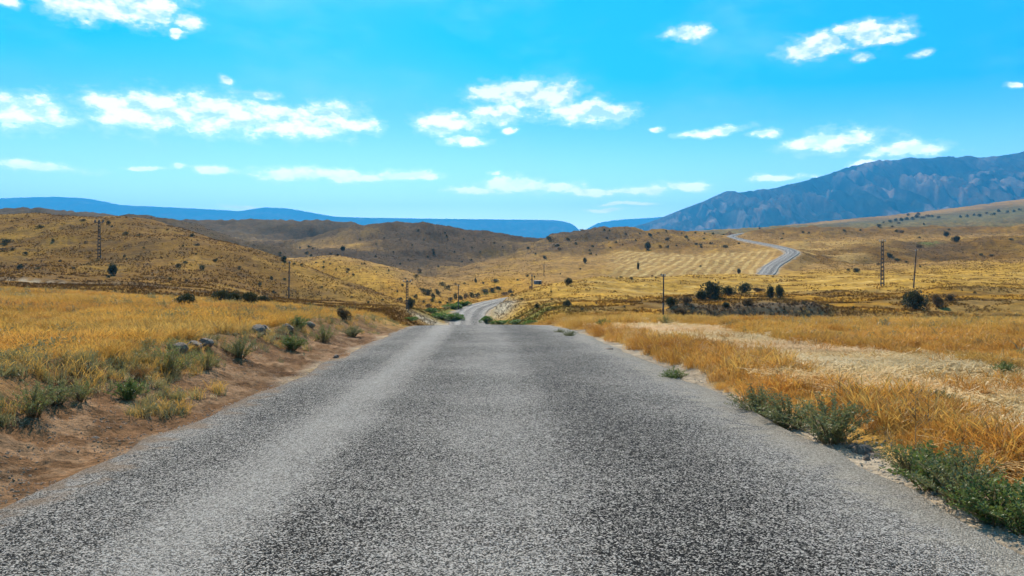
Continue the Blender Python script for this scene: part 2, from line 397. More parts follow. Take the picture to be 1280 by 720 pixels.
# cut bank above the small track on the right, and the two dirt tracks
bankm = sstep(pe, 815, 850) * (1 - sstep(pe, 1010, 1060)) * sstep(Ye, 98, 99.5) * (1 - sstep(Ye, 103, 104.5))
bank_shadow = sstep(pe, 1090, 1160) * sstep(Ye, 88, 89) * (1 - sstep(Ye, 91, 92))
GZ += sstep(pe, 815, 860) * (1 - sstep(pe, 1005, 1050)) * (1.5 * sstep(Ye, 98.6, 100.4) * (1 - sstep(Ye, 103, 112)))
trackR = sstep(pe, 845, 870) * (1 - sstep(pe, 1000, 1060)) * sstep(Ye, 95.2, 95.8) * (1 - sstep(Ye, 97.6, 98.4))
cxL = np.interp(pe, [-900, 0, 85, 260, 340], [138, 137, 134, 128, 122])
trackL = (1 - sstep(np.abs(Ye - cxL), .9, 1.7)) * (1 - sstep(pe, 70, 110))
trackL2 = (1 - sstep(np.abs(Ye - cxL), .5, 1.4)) * sstep(pe, 60, 110) * (1 - sstep(pe, 250, 280)) * .6
scarL = sstep(Ye - cxL, 1.5, 2.2) * (1 - sstep(Ye - cxL, 4, 5.5)) * (1 - sstep(pe, 160, 230))
GZ += scarL * .5

# ---- ground colour (real soil / grass colours, mottled, plus a painted shadow line)
def tint(base, colr, w): return base * (1 - w[..., None]) + np.array(colr) * w[..., None]
m1 = fbm(GX / 14, GY / 14, 4, 41); m2 = fbm(GX / 3.2, GY / 3.2, 4, 43, .6); m3 = fbm(GX / 70, GY / 110, 3, 45)
hill = farw * (1 - sstep(Ye, 900, 1600))
vdark = np.clip((0.155 - GC[..., 0]) / 0.05, 0, 1)
GC = GC * (1 - .42 * vdark * farw)[..., None]
ledge = sstep(np.sin(GZ * 2 * math.pi / 8.5 + 5 * fbm(GX / 60, GY / 60, 2, 91)) + 1.6 * (fbm(GX / 14, GY / 10, 3, 93) - .5), .75, 1.1)
GC = tint(GC, GOLD, hill * sstep(m1, .54, .68) * (.5 - .25 * rough) * (1 - vdark))
GC = tint(GC, DARK, hill * rough * sstep(m2, .52, .66) * .75)
GC = tint(GC, TAN, hill * rough * sstep(m2, .45, .32) * .30 * (1 - vdark))
GC = tint(GC, SCRUB, hill * (1 - rough) * sstep(m2, .54, .66) * .5)
GC = tint(GC, (0.055, 0.036, 0.022), hill * vdark * ledge * .6)
GC = tint(GC, (0.12, 0.07, 0.022), hill * rough * (1 - vdark) * ledge * .45)
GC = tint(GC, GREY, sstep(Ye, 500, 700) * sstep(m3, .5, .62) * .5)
GC = tint(GC, (0.36, 0.215, 0.08), stub * .8)
GC *= (0.86 + 0.28 * fbm(GX / 1.3, GY / 1.3, 3, 49))[..., None]
pn = fbm(GX / 13, GY / 6, 3, 97)
GC = tint(GC, ORANGE, midw * sstep(pn, .48, .62) * .8)
GC = tint(GC, (0.30, 0.19, 0.075), midw * sstep(pn, .46, .34) * .5)
patch = np.exp(-((pe - 1035) / 55) ** 2 - ((Ye - 430) / 75) ** 2)
GC = tint(GC, (0.44, 0.27, 0.10), np.clip(patch * 1.3, 0, 1) * sstep(m1, .35, .55) * .8)
mound = np.exp(-((pe - 1160) / 38) ** 2 - ((Ye - 455) / 45) ** 2)
GC = tint(GC, DARK, np.clip(mound * 1.3, 0, 1) * .7)
# plough-line contours on the golden slope of D
cont = .5 + .5 * np.sin((Ye + 8 * m1 + pe * .03) * 2 * math.pi / 13)
onD = sstep(Ye, 150, 175) * (1 - sstep(Ye, 250, 262)) * sstep(pe, 690, 740)
GC = tint(GC, (0.27, 0.16, 0.05), onD * sstep(cont, .75, 1) * .6); GC = tint(GC, STRAW, onD * sstep(cont, .25, 0) * .55 * sstep(m2, .4, .55))
# near ground
near = 1 - sstep(Ye, 60, 110)
GC = tint(GC, (0.36, 0.215, 0.075), near * .7)
strawR = sstep(latw, 5.2, 5.9) * (1 - sstep(latw, 8.0, 9.0)) * near * sstep(GY, -5, 0) * (1 - sstep(GY, 34, 50))
GC = tint(GC, STRAW, strawR * (.35 + .45 * sstep(m2, .4, .55)))
strawR *= 1.0
GC = tint(GC, SOIL, soilL); GC = tint(GC, (0.11, 0.058, 0.030), soilL * sstep(clod + .6 * (m2 - .5) - .25 * (np.abs(-LAT - 4.6) > .8), -.02, .2) * .8)
GC = tint(GC, (0.33, 0.205, 0.12), soilL * sstep(fbm(GX * 2, GY * 2, 4, 51, .6), .52, .66) * .6)
GC = tint(GC, SOIL, berm * .8)
gr_w = (1 - sstep(latw, ROAD_HW + .6, ROAD_HW + .95)) * (LAT > 0) * zone_n
gr_f = (1 - sstep(aL + wob * 2, ROAD_HW + .6, ROAD_HW + 1.6)) * (1 - zone_n) * (1 - sstep(GY, 640, 760))
gr_l = (1 - sstep(-latw, ROAD_HW + .0, ROAD_HW + .35)) * (LAT < 0) * zone_n * .6
GC = tint(GC, GRAVEL, np.clip(gr_w + gr_f + gr_l, 0, 1) * (aL < 12))
# pale lay-bys at the bend
lay = np.exp(-((GX + 14.6) / 3.0) ** 2 - ((GY - 136) / 7.0) ** 2) + np.exp(-((GX - -1.5) / 2.6) ** 2 - ((GY - 158) / 12.0) ** 2)
GC = tint(GC, (0.44, 0.35, 0.24), np.clip(lay * 1.6, 0, 1))
grn = np.exp(-((GX + 15) / 8.0) ** 2 - ((GY - 162) / 16.0) ** 2) + .8 * np.exp(-((GX - 1.5) / 7.0) ** 2 - ((GY - 112) / 22.0) ** 2) + np.exp(-((pe - 1163) / 14) ** 2 - ((Ye - 470) / 16) ** 2)
GC = tint(GC, (0.13, 0.16, 0.035), np.clip(grn, 0, 1) * sstep(m2, .3, .5) * .8 * (aL > 4.6))
GC = tint(GC, (0.115, 0.08, 0.052), bankm * .9); GC = tint(GC, (0.22, 0.155, 0.095), bankm * sstep(m2, .56, .66) * .35)
GC = tint(GC, (0.20, 0.13, 0.07), bank_shadow * .7)  # shadow line along the bank, painted into the ground as a dark strip
GC = tint(GC, (0.40, 0.31, 0.21), np.clip(trackR + trackL + trackL2, 0, 1) * .85); GC = tint(GC, (0.15, 0.10, 0.06), scarL * .6)


# ------------------------------------------------------------------ object helpers
def tag(o, label=None, cat=None, group=None, kind=None):
    if label: o['label'] = label
    if cat: o['category'] = cat
    if group: o['group'] = group
    if kind: o['kind'] = kind
    return o


def mesh_np(name, verts, faces, mat, smooth=True):
    me = bpy.data.meshes.new(name)
    me.from_pydata(verts if isinstance(verts, list) else verts.tolist(), [], faces if isinstance(faces, list) else faces.tolist())
    me.polygons.foreach_set('use_smooth', [smooth] * len(me.polygons))
    if mat: me.materials.append(mat)
    me.update()
    return me


def fast_mesh(name, V, Q, mat):
    """V (n,3), Q (m,4) quads"""
    me = bpy.data.meshes.new(name)
    me.vertices.add(len(V)); me.vertices.foreach_set('co', V.astype(np.float32).ravel())
    me.loops.add(Q.size); me.loops.foreach_set('vertex_index', Q.astype(np.int32).ravel())
    me.polygons.add(len(Q)); me.polygons.foreach_set('loop_start', np.arange(0, Q.size, 4, dtype=np.int32))
    me.update(calc_edges=True); me.validate()
    me.polygons.foreach_set('use_smooth', np.ones(len(me.polygons), bool))
    if mat: me.materials.append(mat)
    return me


def add_obj(name, me, parent=None, loc=(0, 0, 0), rz=0, scale=None):
    o = bpy.data.objects.new(name, me); col.objects.link(o)
    o.location = loc; o.rotation_euler = (0, 0, rz)
    if scale is not None: o.scale = scale if hasattr(scale, '__len__') else (scale,) * 3
    if parent: o.parent = parent
    return o


def vcol(me, rgb, name='Col'):
    a = me.attributes.new(name, 'FLOAT_COLOR', 'POINT')
    a.data.foreach_set('color', np.hstack([rgb, np.ones((len(rgb), 1))]).astype(np.float32).ravel())


def new_mat(name):
    m = bpy.data.materials.new(name); m.use_nodes = True
    m.node_tree.nodes.clear(); gg = G(m.node_tree)
    out = gg.n('ShaderNodeOutputMaterial')
    return m, gg, out


def simple_mat(name, c1, c2, scale=6, rough=.85, bump=0.0, bscale=20):
    m, gg, out = new_mat(name)
    t = gg.n('ShaderNodeTexCoord')
    b = gg.n('ShaderNodeBsdfPrincipled'); b.inputs['Roughness'].default_value = rough
    gg.put(b.inputs['Base Color'], gg.mix(gg.ss(gg.noise(t.outputs['Object'], scale, 5, .6), .35, .65), C4(c1), C4(c2)))
    if bump:
        bp = gg.n('ShaderNodeBump'); bp.inputs['Strength'].default_value = bump; bp.inputs['Distance'].default_value = 0.03
        gg.put(bp.inputs['Height'], gg.noise(t.outputs['Object'], bscale, 5, .6)); gg.put(b.inputs['Normal'], bp.outputs[0])
    gg.put(out.inputs[0], b.outputs[0])
    return m


def leaf_mat(name, c1, c2, trans=.45, gloss=.15, tinted=False):
    """thin leaf: diffuse + translucent, varied per plant and per leaf cluster"""
    m, gg, out = new_mat(name)
    oi = gg.n('ShaderNodeObjectInfo'); t = gg.n('ShaderNodeTexCoord')
    f = gg.m('ADD', gg.m('MULTIPLY', oi.outputs['Random'], .55), gg.m('MULTIPLY', gg.noise(t.outputs['Object'], 7, 3), .55))
    c = gg.mix(f, C4(c1), C4(c2))
    if tinted:
        ta = gg.n('ShaderNodeAttribute', attribute_name='tcol', attribute_type='INSTANCER')
        c = gg.mix(1.0, c, ta.outputs['Color'], 'MULTIPLY')
    d1 = gg.n('ShaderNodeBsdfDiffuse'); gg.put(d1.inputs['Color'], c)
    tr = gg.n('ShaderNodeBsdfTranslucent'); gg.put(tr.inputs['Color'], c)
    mx = gg.n('ShaderNodeMixShader'); mx.inputs[0].default_value = trans
    gg.put(mx.inputs[1], d1.outputs[0]); gg.put(mx.inputs[2], tr.outputs[0])
    if gloss:
        gl = gg.n('ShaderNodeBsdfGlossy'); gl.inputs['Roughness'].default_value = .5; gl.inputs['Color'].default_value = (.6, .6, .6, 1)
        m2_ = gg.n('ShaderNodeMixShader'); m2_.inputs[0].default_value = gloss * .4
        gg.put(m2_.inputs[1], mx.outputs[0]); gg.put(m2_.inputs[2], gl.outputs[0]); mx = m2_
    gg.put(out.inputs[0], mx.outputs[0])
    return m


# ------------------------------------------------------------------ materials
mat_ground, g, out = new_mat('dry_ground')
at = g.n('ShaderNodeAttribute', attribute_name='Col'); t = g.n('ShaderNodeTexCoord'); ob = t.outputs['Object']
n1 = g.noise(ob, 9, 6, .65); n2 = g.noise(ob, 1.1, 5, .62); n3 = g.noise(ob, 55, 3, .6); n4 = g.noise(ob, .42, 6, .72); n5 = g.noise(ob, .07, 4, .6)
cvar = g.m('ADD', g.m('ADD', g.lin(n1, .3, .7, -.38, .38), g.lin(n2, .3, .7, -.22, .22)), g.lin(n3, .3, .7, -.25, .25))
sx = g.n('ShaderNodeSeparateXYZ'); g.put(sx.inputs[0], ob)
rw = g.m('SUBTRACT', g.m('SUBTRACT', g.m('MULTIPLY', sx.outputs[0], .95), g.m('MULTIPLY', sx.outputs[1], .27)), g.m('MULTIPLY', g.m('MULTIPLY', sx.outputs[0], sx.outputs[1]), .0004))
rw = g.m('ADD', rw, g.lin(g.noise(ob, .05, 2), .3, .7, -.8, .8))
rsin = g.m('SINE', g.m('MULTIPLY', rw, 2 * math.pi / 3.9))
sm = g.n('ShaderNodeAttribute', attribute_name='stubble').outputs['Fac']
rk = g.m('MULTIPLY', g.m('MULTIPLY', g.ss(rsin, -.1, .75), sm), g.lin(g.noise(ob, .12, 3), .3, .65, .25, 1.0))
gcol = g.mix(rk, at.outputs['Color'], (0.52, 0.345, 0.14, 1))
hsv = g.n('ShaderNodeHueSaturation'); g.put(hsv.inputs['Color'], gcol); g.put(hsv.inputs['Value'], g.m('ADD', g.m('ADD', 1.0, cvar), g.m('ADD', g.lin(n4, .3, .7, -.42, .42), g.lin(n5, .3, .7, -.16, .16)))); hsv.inputs['Saturation'].default_value = 1.06
b = g.n('ShaderNodeBsdfPrincipled'); b.inputs['Roughness'].default_value = .95; b.inputs['Specular IOR Level'].default_value = .03
g.put(b.inputs['Base Color'], hsv.outputs[0])
bp = g.n('ShaderNodeBump'); bp.inputs['Strength'].default_value = .8; bp.inputs['Distance'].default_value = .06
g.put(bp.inputs['Height'], g.m('ADD', g.noise(ob, 14, 6, .65), g.m('ADD', g.m('MULTIPLY', n2, 2.0), g.m('MULTIPLY', n4, 5.0)))); g.put(b.inputs['Normal'], bp.outputs[0])
g.put(out.inputs[0], b.outputs[0])

mat_road, g, out = new_mat('chip_seal')
la = g.n('ShaderNodeAttribute', attribute_name='lat').outputs['Fac']
t = g.n('ShaderNodeTexCoord'); ob = t.outputs['Object']
vo = g.n('ShaderNodeTexVoronoi'); vo.inputs['Scale'].default_value = 115; g.put(vo.inputs['Vector'], ob)
sp = g.n('ShaderNodeSeparateColor'); g.put(sp.inputs[0], vo.outputs['Color'])
vo2 = g.n('ShaderNodeTexVoronoi'); vo2.inputs['Scale'].default_value = 55; g.put(vo2.inputs['Vector'], ob)
sp2 = g.n('ShaderNodeSeparateColor'); g.put(sp2.inputs[0], vo2.outputs['Color'])
lw = g.m('ADD', la, g.lin(g.noise(g.v('MULTIPLY', ob, (1, .12, 1)), 1.3, 3), 0, 1, -.22, .22))
cr = g.n('ShaderNodeValToRGB'); g.put(cr.inputs[0], g.lin(lw, -3.5, 3.5, 0, 1))
els = cr.color_ramp.elements
BAND = [(-3.5, .60), (-3.15, .55), (-2.7, .36), (-2.2, .44), (-1.75, .84), (-1.35, .68), (-1.05, .38), (-.6, .42), (-.1, .56), (.45, .60), (.75, .50), (1.05, .32), (1.6, .28), (2.1, .38), (2.6, .52), (3.1, .62), (3.5, .72)]
while len(els) < len(BAND): els.new(.5)
for e, (x, v) in zip(els, BAND):
    v = .47 + (v - .47) * .72
    e.position = (x + 3.5) / 7; e.color = (v, v, v, 1)
band = g.m('ADD', cr.outputs[0], g.lin(g.noise(ob, .45, 4, .6), .3, .7, -.10, .10))
chip = g.m('POWER', sp.outputs[0], 1.25)
chip = g.m('ADD', g.m('MULTIPLY', chip, .75), g.m('MULTIPLY', sp2.outputs[1], .28))
chip = g.m('MULTIPLY', chip, g.lin(g.noise(ob, 12, 3, .7), .3, .7, .86, 1.14))
tar = g.lin(band, .15, .75, .98, 0.22)          # how much dark binder shows between the chips
chipd = g.m('SUBTRACT', chip, g.m('MULTIPLY', tar, .55), clamp=True)
stone = g.mix(sp.outputs[1], (0.64, 0.56, 0.485, 1), (0.48, 0.415, 0.34, 1))
c = g.mix(g.ss(chipd, .06, .44), (0.016, 0.014, 0.012, 1), stone)
c = g.mix(g.m('MULTIPLY', g.ss(band, .38, .85), .40), c, (0.36, 0.315, 0.265, 1))
edg = g.m('MULTIPLY', g.ss(g.m('ADD', la, g.lin(g.noise(ob, 3.2, 5, .65), .25, .75, -.55, .55)), 2.75, 3.4), .85)
c = g.mix(edg, c, g.mix(sp.outputs[0], (0.20, 0.165, 0.12, 1), (0.60, 0.51, 0.40, 1)))
edl = g.m('MULTIPLY', g.ss(g.m('ADD', g.m('MULTIPLY', la, -1), g.lin(g.noise(ob, 2.6, 5, .7), .25, .75, -.5, .5)), 3.0, 3.35), .8)
c = g.mix(edl, c, g.mix(sp.outputs[0], (0.16, 0.10, 0.06, 1), (0.38, 0.27, 0.18, 1)))
b = g.n('ShaderNodeBsdfPrincipled'); b.inputs['Roughness'].default_value = .85; b.inputs['Specular IOR Level'].default_value = .06
g.put(b.inputs['Base Color'], c)
bp = g.n('ShaderNodeBump'); bp.inputs['Strength'].default_value = .9; bp.inputs['Distance'].default_value = .012
g.put(bp.inputs['Height'], g.m('ADD', g.m('SUBTRACT', 1, g.m('MULTIPLY', vo.outputs['Distance'], 1.2)), g.m('MULTIPLY', sp.outputs[0], .5)))
g.put(b.inputs['Normal'], bp.outputs[0]); g.put(out.inputs[0], b.outputs[0])

mat_mtn, g, out = new_mat('mountain_rock')
at = g.n('ShaderNodeAttribute', attribute_name='Col'); t = g.n('ShaderNodeTexCoord'); ob = t.outputs['Object']
hsv = g.n('ShaderNodeHueSaturation'); g.put(hsv.inputs['Color'], at.outputs['Color'])
g.put(hsv.inputs['Value'], g.m('MULTIPLY', g.lin(g.noise(ob, .010, 8, .7), .3, .7, .35, 1.65), g.lin(g.noise(g.v('MULTIPLY', ob, (1.0, .25, .3)), .018, 5, .65), .3, .7, .6, 1.4)))
b = g.n('ShaderNodeBsdfDiffuse'); g.put(b.inputs['Color'], hsv.outputs[0]); g.put(out.inputs[0], b.outputs[0])

mat_gold = leaf_mat('golden_grass', (0.64, 0.40, 0.10), (0.54, 0.30, 0.06), .5, .1, True)
mat_straw = leaf_mat('pale_straw', (0.82, 0.64, 0.36), (0.66, 0.45, 0.18), .35, .2, True)
mat_rust = leaf_mat('rusty_dry_grass', (0.56, 0.29, 0.06), (0.42, 0.20, 0.04), .5, .1, True)
mat_scrubgrass = leaf_mat('hill_tuft', (1.15, 1.1, 1.05), (0.5, 0.5, 0.5), .4, .0, True)
mat_weed = leaf_mat('grey_green_weed', (0.21, 0.20, 0.075), (0.30, 0.26, 0.10), .4, .2, True)
mat_green = leaf_mat('green_leaf', (0.10, 0.15, 0.03), (0.17, 0.21, 0.05), .42, .12)
mat_blue_green = leaf_mat('grey_green_leaf', (0.14, 0.155, 0.05), (0.22, 0.22, 0.08), .38, .12)
mat_lime = leaf_mat('fresh_green_leaf', (0.13, 0.21, 0.02), (0.08, 0.15, 0.015), .45, .2)
mat_bush = leaf_mat('dark_shrub_leaf', (0.045, 0.055, 0.02), (0.075, 0.075, 0.028), .25, .15)
mat_olive = leaf_mat('olive_shrub_leaf', (0.075, 0.075, 0.025), (0.12, 0.105, 0.035), .3, .1)
mat_brownbush = leaf_mat('dry_shrub_twig', (0.13, 0.09, 0.05), (0.19, 0.125, 0.06), .25, .05)
mat_rustweed = leaf_mat('rust_weed', (0.36, 0.17, 0.035), (0.26, 0.12, 0.03), .4, .1)
mat_feather = leaf_mat('feathery_weed', (0.19, 0.21, 0.055), (0.26, 0.26, 0.075), .45, .15)
mat_stem = simple_mat('dry_stem', (0.20, 0.13, 0.06), (0.28, 0.19, 0.09), 12)
mat_wood = simple_mat('weathered_wood', (0.060, 0.045, 0.035), (0.11, 0.08, 0.06), 5, .85, .3)
mat_conc = simple_mat('old_concrete_pole', (0.075, 0.058, 0.045), (0.13, 0.10, 0.08), 4, .9, .2)
mat_steel = simple_mat('dull_steel', (0.10, 0.10, 0.10), (0.16, 0.15, 0.14), 8, .5)
mat_glassw = simple_mat('porcelain', (0.55, 0.52, 0.47), (0.62, 0.60, 0.56), 8, .25)
mat_stone = simple_mat('field_stone', (0.12, 0.085, 0.06), (0.25, 0.175, 0.12), 9, .9, .6)
mat_pale = simple_mat('pale_limestone', (0.32, 0.255, 0.19), (0.50, 0.42, 0.33), 14, .9, .5)
mat_plaster = simple_mat('shed_wall', (0.16, 0.15, 0.14), (0.24, 0.22, 0.20), 3, .9)
mat_roof = simple_mat('shed_roof', (0.12, 0.10, 0.085), (0.18, 0.15, 0.125), 3, .6)

# ------------------------------------------------------------------ ground sheet
nr, nt = RR.shape
idx = np.arange(nr * nt).reshape(nr, nt)
Q = np.stack([idx[:-1, :-1], idx[:-1, 1:], idx[1:, 1:], idx[1:, :-1]], -1).reshape(-1, 4)
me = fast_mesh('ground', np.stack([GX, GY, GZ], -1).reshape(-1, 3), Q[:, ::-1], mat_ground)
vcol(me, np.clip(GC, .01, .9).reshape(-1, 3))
a = me.attributes.new('stubble', 'FLOAT', 'POINT'); a.data.foreach_set('value', stub.astype(np.float32).ravel())
ground = tag(add_obj('ground', me), 'dry rolling farmland and grassy hills on both sides of the road', kind='structure')


def height(X, Y):
    X = np.asarray(X, float); Y = np.asarray(Y, float)
    r = np.clip(np.hypot(X, Y), R[0], R[-1] * .999); th = np.arctan2(X, Y)
    i = np.clip(np.searchsorted(R, r) - 1, 0, nr - 2); j = np.clip(np.searchsorted(TH, th) - 1, 0, nt - 2)
    fr = (r - R[i]) / (R[i + 1] - R[i]); ft = (th - TH[j]) / (TH[j + 1] - TH[j])
    return (GZ[i, j] * (1 - fr) + GZ[i + 1, j] * fr) * (1 - ft) + (GZ[i, j + 1] * (1 - fr) + GZ[i + 1, j + 1] * fr) * ft


def spot(px, py):
    """the place on the ground seen in that direction"""
    th = math.atan((px - 640) / F); j = int(np.clip(np.searchsorted(TH, th), 0, nt - 1))
    Yc = R * math.cos(th); ys = HY - F * (GZ[:, j] - CZ) / Yc
    k = np.where((ys <= py) & (R > 2.5))[0]
    k = k[0] if len(k) else nr - 20
    k = max(k, 1)
    f = 0 if ys[k - 1] <= py else (ys[k - 1] - py) / max(ys[k - 1] - ys[k], 1e-6)
    r = R[k - 1] + (R[k] - R[k - 1]) * min(max(f, 0), 1)
    X, Y = r * math.sin(th), r * math.cos(th)
    return X, Y, float(height(X, Y))


# ------------------------------------------------------------------ road
rng = np.random.RandomState(3)
m = (RC[:, 1] > -40)
rc, rn_, rs = RC[m], RN[m], RS[m]
nl = 15
ls = np.linspace(-1, 1, nl)
ej = [ROAD_HW + (vnoise(rs / 1.6, rs * 0 + k * 9.7, 60) - .5) * .34 + (vnoise(rs / .35 * 1.0, rs * 0 + k * 5.1, 61) - .5) * .16 for k in (1, 2)]
V = np.zeros((len(rc), nl + 2, 3)); L = np.zeros((len(rc), nl + 2))
for k, l in enumerate(ls):
    w = np.where(l < 0, ej[0], ej[1] + ROAD_RX) * l
    V[:, k + 1, :2] = rc[:, :2] + rn_ * w[:, None]; L[:, k + 1] = w
    V[:, k + 1, 2] = rc[:, 2] + 0.035 * (1 - l * l)
for k, kk, sgn in ((0, 1, -1), (nl + 1, nl, 1)):
    V[:, k] = V[:, kk]; V[:, k, :2] += rn_ * sgn * 0.05; V[:, k, 2] -= 0.10 + 0.0012 * np.clip(V[:, k, 1], 0, 700); L[:, k] = L[:, kk]
ii = np.arange(V.shape[0] * V.shape[1]).reshape(V.shape[:2])
Q = np.stack([ii[:-1, :-1], ii[:-1, 1:], ii[1:, 1:], ii[1:, :-1]], -1).reshape(-1, 4)
me = fast_mesh('road', V.reshape(-1, 3), Q, mat_road)
a = me.attributes.new('lat', 'FLOAT', 'POINT'); a.data.foreach_set('value', L.astype(np.float32).ravel())
tag(add_obj('road', me), 'grey chip-seal country road running away over a crest', kind='structure')


# ------------------------------------------------------------------ mountains
def mountain(name, crest, Yc, depth, base_z, seed, cols, label, n_u=420, n_t=110, gully=.10, cliff=.0):
    cp = np.array(crest, float)
    px = np.linspace(cp[0, 0], cp[-1, 0], n_u)
    py = np.interp(px, cp[:, 0], cp[:, 1])
    ker = np.ones(5) / 5; py = np.convolve(np.pad(py, 2, mode='edge'), ker, 'valid')
    Yk = np.interp(px, cp[:, 0], cp[:, 2]) if cp.shape[1] > 2 else np.full(n_u, Yc)
    zc = CZ + (HY - py) / F * Yk
    tt = np.concatenate([np.linspace(0, 1, n_t), np.linspace(1.04, 1.9, 22)])
    T, _ = np.meshgrid(tt, px, indexing='ij')
    Yg = Yk[None] + (T - 1) * depth
    Xg = (px[None] - 640) / F * Yk[None] * (1 + 0 * T)
    u = Xg / 1000.0
    s = np.where(T < 1, T, 1)
    prof = .30 * s ** 1.3 + .30 * sstep(s, .15, .75) + .40 * s ** 2.2
    if cliff: prof = prof * (1 - cliff) + cliff * sstep(s, .80, .93)
    H = zc[None] - base_z
    gy = 1 - np.abs(fbm(u * 8.0 + .25 * fbm(u * 3, T * 4, 2, seed), T * 1.6, 4, seed + 2, .55) * 2 - 1) * 2.0
    gy2 = fbm(u * 2.0, T * 2.4, 4, seed + 7) - .5
    env = np.sin(np.clip(s, 0, 1) * math.pi) ** .7
    Z = base_z + H * prof + H * env * (gully * (gy - .5) + .22 * gy2)
    Z = np.minimum(Z, base_z + H * np.minimum(1, .02 + 1.0 * s ** .5))
    rough_ = (fbm(u * 9, T * 9, 4, seed + 9, .6) - .5) * H * .04
    Z += rough_ * np.where(T >= 1, .45, 1)
    Z = np.where(T > 1, base_z + H * (1 - sstep(T, 1.15, 1.9)) + rough_ * .4, Z)
    c1, c2, c3 = [np.array(c) for c in cols]
    k = fbm(u * 4, T * 5 + u, 5, seed + 11, .6)[..., None]
    cl = c1 * (1 - sstep(k, .42, .6)) + c2 * sstep(k, .42, .6)
    band_ = sstep(fbm(u * 1.3, T * 16 + 2 * fbm(u * 3, T * 3, 2, seed), 3, seed + 13), .56, .68)[..., None]
    cl = cl * (1 - .7 * band_) + c3 * .7 * band_
    low = (1 - sstep(T, .2, .55))[..., None] * sstep(k, .40, .55) * .8
    cl = cl * (1 - low) + c3 * low
    nn = np.arange(T.size).reshape(T.shape)
    Q = np.stack([nn[:-1, :-1], nn[:-1, 1:], nn[1:, 1:], nn[1:, :-1]], -1).reshape(-1, 4)
    me = fast_mesh(name, np.stack([Xg, Yg, Z], -1).reshape(-1, 3), Q, mat_mtn)
    vcol(me, cl.reshape(-1, 3))
    return tag(add_obj(name, me), label, kind='structure')


mountain('mountain', [(740, 300, 8200), (775, 289, 8100), (800, 281.5, 8000), (830, 271, 7900), (870, 255, 7750), (898, 244.5, 7650), (907, 239, 7600), (916, 241.5, 7600), (960, 237.5, 7500), (1000, 228, 7400), (1050, 213, 7300),
                      (1085, 203, 7250), (1140, 198.5, 7200), (1190, 197, 7150), (1240, 196, 7100), (1280, 190, 7000), (1400, 178, 6900), (1600, 185, 6800), (1900, 225, 6700), (2200, 290, 6600)],
         7200, 3300, 40, 5, [(0.03, 0.035, 0.024), (0.085, 0.065, 0.045), (0.25, 0.17, 0.12)], 'broad blue hazy mountain with gullied slopes at the right', gully=.44, n_u=760, n_t=170, cliff=.10)
mountain('mountain', [(-1100, 250, 14000), (-500, 238, 14500), (-200, 243, 15000), (0, 248), (40, 246.5), (75, 246), (110, 248), (145, 256), (175, 257.5), (220, 259.5), (260, 261.5), (300, 264), (330, 259), (355, 260), (385, 265), (415, 270.5),
                      (450, 272), (520, 273), (600, 274), (690, 275), (708, 277), (718, 281), (728, 292), (736, 306)] and
         [(a_[0], a_[1], 15000) for a_ in [(-1100, 250), (-500, 238), (-200, 243), (0, 248), (40, 246.5), (75, 246), (110, 248), (145, 256), (175, 257.5), (220, 259.5), (260, 261.5), (300, 264), (330, 259), (355, 260), (385, 265), (415, 270.5),
                      (450, 272), (520, 273), (600, 274), (690, 275), (708, 277), (718, 281), (728, 292), (736, 306)]],
         15000, 3200, 300, 15, [(0.05, 0.05, 0.04), (0.08, 0.07, 0.05), (0.14, 0.11, 0.085)], 'long flat-topped blue mountain range along the left horizon', gully=.10, n_u=700, n_t=80)
mountain('mountain', [(714, 306, 17000), (727, 292, 17000), (738, 283.5, 17000), (748, 278.5, 17000), (770, 275, 17000), (800, 273, 17000), (850, 270, 17000), (1000, 268, 17000), (1200, 275, 17000)],
         17000, 2600, 300, 25, [(0.05, 0.05, 0.04), (0.07, 0.06, 0.045), (0.12, 0.1, 0.08)], 'low distant blue mesa in the gap left of the broad mountain', gully=.08, n_u=260, n_t=50)

# ------------------------------------------------------------------ haze
bm_v = [(x, y, z) for z in (-140, 1950) for y in (-20500, 20800) for x in (-24000, 24000)]
me = mesh_np('haze', bm_v, [(0, 2, 3, 1), (4, 5, 7, 6), (0, 1, 5, 4), (2, 6, 7, 3), (0, 4, 6, 2), (1, 3, 7, 5)], None, False)
mat_haze, g, out = new_mat('haze')
pv = g.n('ShaderNodeVolumePrincipled'); pv.inputs['Color'].default_value = (0.06, 0.48, 1.0, 1)
pv.inputs['Density'].default_value = 1.05e-4; pv.inputs['Anisotropy'].default_value = 0.15
g.put(out.inputs['Volume'], pv.outputs[0])
me.materials.append(mat_haze)
tag(add_obj('haze', me), 'thin blue haze between the hills and the far mountains', kind='stuff')


# ------------------------------------------------------------------ plant meshes
def leaf_quads(pos, dirs, length, width, rs_):
    """one folded rhombus per leaf: returns verts, faces"""
    n = len(pos)
    dirs = dirs / (np.linalg.norm(dirs, axis=1)[:, None] + 1e-9)
    rnd = rs_.normal(size=(n, 3)); side = np.cross(dirs, rnd); side /= np.linalg.norm(side, axis=1)[:, None] + 1e-9
    nrm = np.cross(dirs, side)
    ln = length * (0.6 + .8 * rs_.rand(n))[:, None]; wd = width * (0.6 + .8 * rs_.rand(n))[:, None]
    a = pos; b_ = pos + dirs * ln * .5 + side * wd * .5 + nrm * wd * .15; c_ = pos + dirs * ln; d_ = pos + dirs * ln * .5 - side * wd * .5 + nrm * wd * .15
    V = np.stack([a, b_, c_, d_], 1).reshape(-1, 3)
    return V, np.arange(4 * n).reshape(n, 4)


